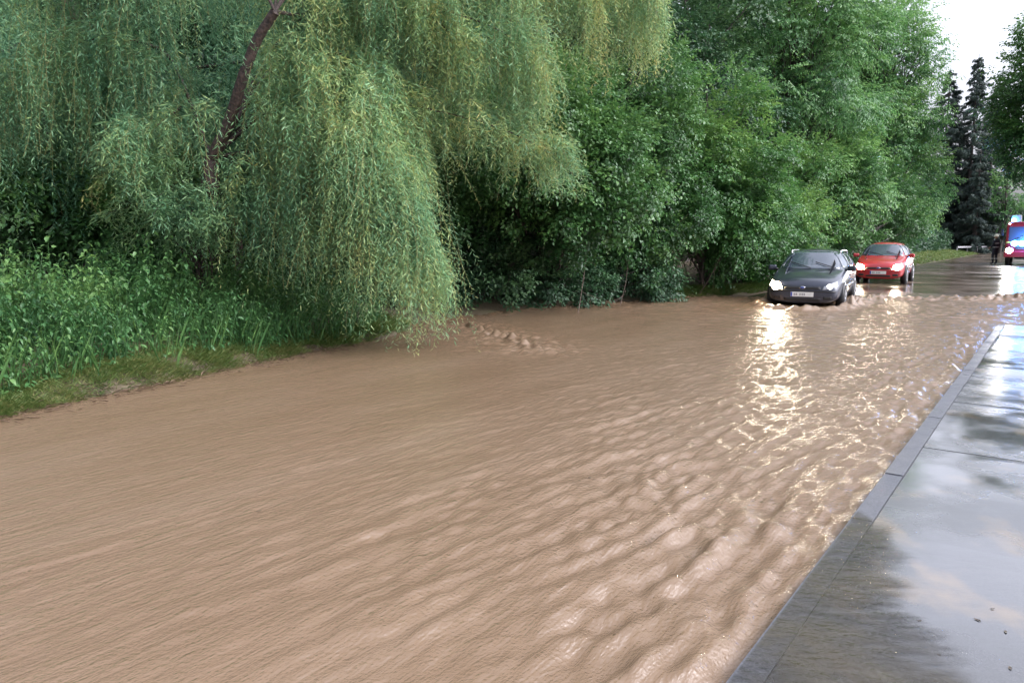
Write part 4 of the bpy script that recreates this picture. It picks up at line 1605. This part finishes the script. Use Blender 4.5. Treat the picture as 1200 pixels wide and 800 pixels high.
        hp = bv.ray_cast(Vector((3, sd_ * .60 * SY, .60 * SZ)), Vector((-1, 0, 0)))[0]
        lathe('bulb', [(.005, .06), (.05, .055), (.10, .03), (.11, .0)] if st_ > 1 else [(.005, .045), (.03, .04), (.062, .022), (.068, .0)], M['lamp_on'] if st_ > 1 else M['unlit_lamp_glow'], hl, tuple(hp + Vector((-.012, 0, 0))), 'x')
        if st_ > 1:
            ld = bpy.data.lights.new('headlight_beam', 'SPOT')
            ld.energy = st_
            ld.spot_size = R(80)
            ld.spot_blend = .9
            ld.shadow_soft_size = .07
            ld.color = (1.0, .93, .80)
            lo = bpy.data.objects.new('headlight_beam', ld)
            COL.objects.link(lo)
            lo.parent = hl
            lo.location = hp + Vector((.14, 0, 0))
            lo.rotation_euler = Vector((1, 0, -.06)).to_track_quat('-Z', 'Y').to_euler()
        # fog lamp recess
        patch('fog_lamp', bv, [X(3, sd_ * .66, .30), X(3, sd_ * .48, .30), X(3, sd_ * .48, .37), X(3, sd_ * .66, .37)], (-1, 0, 0), M['plastic'], e, .004, 6, 4, .006)
        # wiper
        wy = .62 if sd_ > 0 else .05
    for (y0, y1, z1) in ((.60, .10, 1.13), (.02, -.50, 1.13)):
        ptw = []
        for q in np.linspace(0, 1, 6):
            h_ = bv.ray_cast(Vector((3, (y0 + (y1 - y0) * q) * SY, (.99 + (z1 - .99) * q) * SZ)), Vector((-1, 0, 0)))[0]
            ptw.append(tuple(h_ + Vector((.02, 0, .02))))
        tube_obj('wiper', ptw, .011, M['plastic'], e, 5)
    # grille, lower intake, bumper strip, plate, badge
    patch('grille', bv, [X(3, -.42, .535), X(3, .42, .535), X(3, .40, .60), X(3, -.40, .60)], (-1, 0, 0), M['plastic'], e, .006, 12, 3, .008)
    patch('lower_intake', bv, [X(3, -.40, .265), X(3, .40, .265), X(3, .42, .33), X(3, -.42, .33)], (-1, 0, 0), M['plastic'], e, .005, 12, 3, .006)
    patch('bumper_strip', bv, [X(3, -.74, .475), X(3, .74, .475), X(3, .74, .505), X(3, -.74, .505)], (-1, 0, 0), M['plastic'] if pm.name.startswith('dark') else pm, e, .016, 20, 2, .012)
    px = bv.ray_cast(Vector((3, 0, .41 * SZ)), Vector((-1, 0, 0)))[0].x + .012
    pl = box('number_plate', (px, 0, .415 * SZ), (.014, .52, .11), M['plate'], e, .003)
    box('blue_band', (px + .0085, -.238, .415 * SZ), (.003, .035, .10), M['eu'], pl, 0)
    for k, (yy, ww_) in enumerate([(-.17, .03), (-.125, .035), (-.04, .028), (.01, .03), (.055, .03)]):
        box('plate_character', (px + .0085, yy, .415 * SZ), (.003, ww_, .055), M['platetxt'], pl, 0)
    bx_ = bv.ray_cast(Vector((3, 0, .585 * SZ)), Vector((-1, 0, 0)))[0].x
    bd = lathe('badge', [(.03, .012), (.052, .012), (.06, 0)], M['chrome'], e, (bx_ + .006, 0, .575 * SZ), 'x')
    bd.scale = (1, 1.25, .6)
    bi = lathe('badge_plate', [(.02, .016), (.045, .0155), (.047, .004)], M['badge'], bd, (0, 0, 0), 'x')
    tube_obj('aerial', [(-.1 * SX, 0, 1.46 * SZ), (-.3 * SX, 0, 1.46 * SZ + .28)], .006, M['plastic'], e)
    return e


HEAD = math.atan2(-DS[1], -DS[0])
CZ = -0.13
HD1, HD2 = HEAD + R(7), HEAD + R(3.5)
lc = CARA - np.array([math.cos(HD1), math.sin(HD1)]) * 2.2
car('parked_car'.replace('parked_', 'estate_'), 'dark blue estate car with roof rails driving through the flood, water at its wheels', (lc[0], lc[1], CZ), HD1, M['car_dark'], 1.0, 1.0, 1.0, True, (60, 1), 1)
rc_ = np.array([12.87, 26.8]) - np.array([math.cos(HD2), math.sin(HD2)]) * 2.0
car('hatchback_car', 'bright red hatchback with both headlights lit following the dark car', (rc_[0], rc_[1], .015), HD2, M['car_red'], .9, .96, .99, False, (38, 55), 2)

# ------------------------------------------------------------------ fire engine
M['blue_on'] = emit_mat('blue_flasher_lit', (.05, .35, 1.0), 60)
M['white_on'] = emit_mat('engine_headlight_lit', (1.0, .95, .9), 160)
M['marker_on'] = emit_mat('marker_lamp_lit', (1.0, .85, .8), 14)
M['amber'] = simple_mat('amber_lens', (.6, .2, .02), .3)
M['yellow'] = simple_mat('reflective_yellow_band', (.65, .62, .1), .4)
fx, fy = 32.2, 47.6
fe = empty('fire_engine', (fx, fy, .035), HEAD)
tag(fe, 'red fire engine with blue flashing lights and lit headlights at the right edge', 'fire engine')
B = lambda *a, **k: box(*a, **k)
B('cab', (2.0, 0, 1.50), (1.7, 2.3, 1.95), M['fire_red'], fe, bev=.14, seg=4)
B('roof', (2.0, 0, 2.50), (1.6, 2.2, .16), M['fire_red'], fe, bev=.06, seg=3)
B('crew_body', (-1.25, 0, 1.56), (4.6, 2.34, 2.0), M['fire_red'], fe, bev=.05)
B('chassis', (0, 0, .48), (5.6, 1.3, .2), M['plastic'], fe, bev=.03)
B('windscreen', (2.845, 0, 1.86), (.03, 2.02, .84), M['glass'], fe, bev=.012)
B('windscreen_pillar', (2.865, 0, 1.86), (.02, .05, .84), M['plastic'], fe, bev=.006)
gb = B('grille', (2.86, 0, 1.12), (.04, 1.25, .36), M['plastic'], fe, bev=.02)
for k in range(4):
    B('grille_bar', (2.885, 0, 1.0 + .08 * k), (.02, 1.2, .025), M['silver'], gb, bev=.006)
bmpr = B('bumper', (2.92, 0, .66), (.26, 2.36, .36), M['fire_red'], fe, bev=.05)
B('reflective_band', (2.872, 0, 1.365), (.012, 2.2, .09), M['yellow'], fe, bev=.003)
for sd_ in (-1, 1):
    B('side_window', (2.0, sd_ * 1.16, 1.86), (.95, .02, .62), M['glass'], fe, bev=.008)
    B('door_frame', (2.0, sd_ * 1.155, 1.2), (1.1, .015, .62), M['fire_red'], fe, bev=.005)
    hl = lathe('headlight', [(.19, .0), (.18, .05), (.14, .065), (.02, .075)], M['white_on'], fe, (2.99, sd_ * .92, .86 if sd_ < 0 else .84), 'x')
    lathe('headlight_ring', [(.19, -.02), (.215, -.02), (.215, .03), (.19, .03)], M['chrome'], hl, (0, 0, 0), 'x')
    B('indicator', (3.0, sd_ * 1.1, .84), (.08, .1, .12), M['amber'], fe, bev=.02)
    for k in range(2):
        lathe('blue_flasher', [(.16, 0), (.16, .03), (.12, .05), (.01, .055)], M['blue_on'], fe, (2.88, sd_ * (.68 - .36 * k), 1.30 + .0 * k), 'x', 16)
    mm = B('wing_mirror', (2.75, sd_ * 1.36, 1.95), (.08, .16, .4), M['plastic'], fe, bev=.03)
    tube_obj('mirror_arm', [(2.7, sd_ * 1.12, 2.2), (2.74, sd_ * 1.34, 2.18)], .015, M['plastic'], mm)
    wh = lathe('blue_beacon', [(.10, 0), (.10, .14), (.07, .19), (.01, .2)], M['blue_on'], fe, (2.35, sd_ * .85, 2.58), 'z', 18)
    lathe('marker_lamp', [(.04, 0), (.03, .03), (.005, .035)], M['marker_on'], fe, (2.80, sd_ * 1.0, 2.46), 'x', 12)
    for k in range(3):
        sh = B('roller_shutter', (-2.7 + 1.45 * k, sd_ * 1.178, 1.6), (1.3, .02, 1.5), M['silver'], fe, bev=.004)
        for q in range(10):
            B('shutter_slat', (-2.7 + 1.45 * k, sd_ * 1.19, .95 + .145 * q), (1.26, .01, .012), M['plastic'], sh, bev=0)
    for xw in (2.0, -1.9):
        wheel(fe, xw, sd_ * 1.02, .48, sd_)
    ld = bpy.data.lights.new('headlight_beam', 'SPOT')
    ld.energy = 700
    ld.spot_size = R(70)
    ld.spot_blend = .8
    ld.shadow_soft_size = .11
    ld.color = (1, .95, .9)
    lo = bpy.data.objects.new('headlight_beam', ld)
    COL.objects.link(lo)
    lo.parent = hl
    lo.location = (.16, 0, 0)
    lo.rotation_euler = Vector((1, 0, -.03)).to_track_quat('-Z', 'Y').to_euler()
wp = [tube_obj('wiper', [(2.88, y0, 1.45), (2.89, y0 + .5, 1.75)], .014, M['plastic'], fe) for y0 in (-.8, .1)]
ldr = empty('roof_ladder', (-.9, .35, 2.86))
ldr.parent = fe
for sd_ in (-1, 1):
    B('ladder_rail', (0.9, sd_ * .22, .0), (4.0, .05, .07), M['silver'], ldr, bev=.01)
    for xx in (-.8, 1.9):
        B('ladder_bracket', (xx, sd_ * .22, -.17), (.06, .05, .28), M['silver'], ldr, bev=.01)
for k in range(11):
    B('rung', (-.9 + .35 * k, 0, 0), (.035, .42, .035), M['silver'], ldr, bev=.01)
B('equipment_box', (1.9, -.72, 2.78), (.7, .5, .4), M['silver'], fe, bev=.03)
bl = bpy.data.lights.new('flasher_glow', 'POINT')
bl.energy = 170
bl.color = (.1, .3, 1)
bl.shadow_soft_size = .12
blo = bpy.data.objects.new('flasher_glow', bl)
COL.objects.link(blo)
blo.parent = fe
blo.location = (3.3, .0, 1.5)


# ------------------------------------------------------------------ firefighter
def skin_body(name, verts, edges, radii, mat, parent, sub=2, root=0):
    me = bpy.data.meshes.new(name)
    me.from_pydata(verts, edges, [])
    o = bpy.data.objects.new(name, me)
    COL.objects.link(o)
    md = o.modifiers.new('k', 'SKIN')
    md.use_smooth_shade = True
    for k, rr__ in enumerate(radii):
        sv = me.skin_vertices[0].data[k]
        sv.radius = rr__ if hasattr(rr__, '__len__') else (rr__, rr__)
        sv.use_root = k == root
    s2 = o.modifiers.new('s', 'SUBSURF')
    s2.levels = sub
    s2.render_levels = sub
    dg = bpy.context.evaluated_depsgraph_get()
    dg.update()
    m2 = bpy.data.meshes.new_from_object(o.evaluated_get(dg))
    o.modifiers.clear()
    o.data = m2
    m2.materials.clear()
    m2.materials.append(mat)
    m2.polygons.foreach_set('use_smooth', [True] * len(m2.polygons))
    o.parent = parent
    return o


M['turnout'] = simple_mat('dark_navy_turnout_suit', (.018, .02, .035), .7, nscale=20, namt=.3)
M['reflect'] = simple_mat('silver_reflective_tape', (.6, .62, .62), .35)
M['skin'] = simple_mat('skin', (.5, .3, .22), .5)
M['helmet'] = simple_mat('pale_helmet', (.75, .72, .55), .3, coat=.6)
px_, py_ = P(1166, 300, 47.5)[:2]
pe = empty('person', (px_, py_, .035), R(200))
tag(pe, 'firefighter in dark suit with reflective bands and pale helmet standing left of the fire engine', 'person')
# local: x to the person's left, -y the way the person faces
V = [(0, 0, .98), (0, 0, 1.18), (0, .01, 1.38), (0, .01, 1.50), (0, -.01, 1.58),           # pelvis .. neck 0-4
     (-.10, 0, .93), (-.12, -.03, .52), (-.13, .02, .09), (-.14, -.14, .05),                # right leg 5-8
     (.10, 0, .93), (.13, -.06, .52), (.15, .0, .09), (.17, -.16, .05),                     # left leg 9-12
     (-.19, .01, 1.43), (-.26, .04, 1.17), (-.24, -.13, .98),                               # right arm 13-15
     (.19, .01, 1.43), (.27, .02, 1.17), (.22, -.18, 1.08)]                                 # left arm 16-18
E = [(0, 1), (1, 2), (2, 3), (3, 4), (0, 5), (5, 6), (6, 7), (7, 8), (0, 9), (9, 10), (10, 11), (11, 12), (2, 13), (13, 14), (14, 15), (2, 16), (16, 17), (17, 18)]
Rr = [(.17, .12), (.165, .12), (.19, .13), (.09, .08), (.055, .055), .11, .078, .055, .045, .11, .078, .055, .045, .08, .058, .04, .08, .058, .04]
skin_body('body', V, E, Rr, M['turnout'], pe)
for hx_, hy, hz_, sgn in ((-.24, -.13, .98, -1), (.22, -.18, 1.08, 1)):
    hv = [(hx_, hy + .01, hz_ + .01), (hx_, hy - .05, hz_ - .05)]
    he_ = [(0, 1)]
    hr_ = [.032, .036]
    for q in range(4):
        o_ = (q - 1.5) * .021
        i0 = len(hv)
        L_ = [.07, .08, .075, .06][q]
        hv += [(hx_ + o_, hy - .075, hz_ - .08), (hx_ + o_, hy - .085 - L_ * .3, hz_ - .08 - L_ * .5), (hx_ + o_, hy - .07, hz_ - .09 - L_)]
        he_ += [(1, i0), (i0, i0 + 1), (i0 + 1, i0 + 2)]
        hr_ += [.012, .011, .009]
    i0 = len(hv)
    hv += [(hx_ - sgn * .045, hy - .05, hz_ - .05), (hx_ - sgn * .055, hy - .085, hz_ - .085)]
    he_ += [(0, i0), (i0, i0 + 1)]
    hr_ += [.014, .011]
    skin_body('hand', hv, he_, hr_, M['skin'], pe, 1, 0)
# head with face
hd = lathe('head', [(.01, -.115), (.05, -.105), (.068, -.06), (.08, 0), (.082, .05), (.06, .10), (.01, .12)], M['skin'], pe, (0, -.02, 1.68), 'z', 20)
hd.scale = (.92, 1.12, 1)
M['eye'] = simple_mat('dark_eye', (.03, .02, .02), .3)
for sgn in (-1, 1):
    lathe('eye', [(.002, -.006), (.009, 0), (.002, .006)], M['eye'], hd, (sgn * .028, -.077, .0), 'y', 10)
    lathe('ear', [(.005, -.008), (.026, -.004), (.026, .004), (.005, .008)], M['skin'], hd, (sgn * .084, .01, -.005), 'x', 10)
mesh_obj('nose', [(-.012, -.078, -.03), (.012, -.078, -.03), (0, -.078, .01), (0, -.102, -.026)], [(0, 1, 3), (1, 2, 3), (2, 0, 3)], M['skin'], hd)
box('mouth', (0, -.071, -.058), (.04, .006, .007), M['eye'], hd, .002)
hm = lathe('helmet', [(.115, -.01), (.145, -.02), (.14, -.005), (.118, .01), (.112, .06), (.085, .105), (.04, .13), (.005, .137)], M['helmet'], pe, (0, -.01, 1.725), 'z', 24)
hm.scale = (1, 1.18, 1)
for (zz, rx, ry) in ((1.06, .185, .135), (1.30, .20, .145)):
    o = lathe('jacket_band', [(1, -.025), (1.02, -.025), (1.02, .025), (1, .025)], M['reflect'], pe, (0, 0, zz), 'z', 24)
    o.scale = (rx, ry, 1)
for sgn, lx, ly in ((-1, -.125, 0), (1, .14, -.03)):
    o = lathe('trouser_band', [(1, -.025), (1.02, -.025), (1.02, .025), (1, .025)], M['reflect'], pe, (lx, ly, .36), 'z', 16)
    o.scale = (.088, .088, 1)
    box('brace_band', (sgn * .09, -.138, 1.36), (.035, .02, .2), M['reflect'], pe, .004)

# ------------------------------------------------------------------ far rail, house
M['rail'] = simple_mat('white_rail_paint', (.34, .34, .36), .5, nscale=4)
r0 = P(1122, 292, 80)
r1 = P(1158, 292, 84)
re_ = empty('wooden_rail', (r0[0], r0[1], gz(r0[0], r0[1])))
tag(re_, 'low white rail in front of the dark spruces', 'rail')
d_ = r1 - r0
L_ = math.hypot(d_[0], d_[1])
re_.rotation_euler = (0, 0, math.atan2(d_[1], d_[0]))
zt = r0[2] - re_.location[2]
zt = max(.5, min(zt, 1.1))
box('top_rail', (L_ / 2, 0, zt), (L_, .08, .16), M['rail'], re_, .01)
for k in range(4):
    box('post', (L_ * (k + .02) / 3.05, .08, zt / 2), (.1, .08, zt + .1), M['rail'], re_, .01)

M['housewall'] = simple_mat('pale_render', (.42, .42, .44), .8, nscale=3, bumpd=.01)
M['tiles'] = simple_mat('grey_roof_tiles', (.16, .15, .16), .6, nscale=8)
hx_, hy_ = wood_at(1150, 108)
ho = empty('house', (hx_, hy_, gz(hx_, hy_) - .1), HEAD)
tag(ho, 'pale house with grey roof glimpsed between the far trees', 'house')
box('wall', (0, 0, 1.6), (9, 8, 3.2), M['housewall'], ho, .02)
mesh_obj('roof', [(-5, -4.6, 3.15), (5, -4.6, 3.15), (5, 4.6, 3.15), (-5, 4.6, 3.15), (-5, 0, 6.3), (5, 0, 6.3)],
         [(0, 1, 5, 4), (2, 3, 4, 5), (1, 2, 5), (3, 0, 4), (3, 2, 1, 0)], M['tiles'], ho)
for yy in (-2.2, 2.2):
    wv = box('window', (4.51, yy, 1.7), (.06, 1.3, 1.2), M['white'], ho, .01)
    box('pane', (4.55, yy, 1.7), (.02, 1.1, 1.0), M['glass'], wv, .004)
box('door', (4.51, 0, 1.1), (.06, 1.0, 2.1), M['bark_grey'], ho, .01)
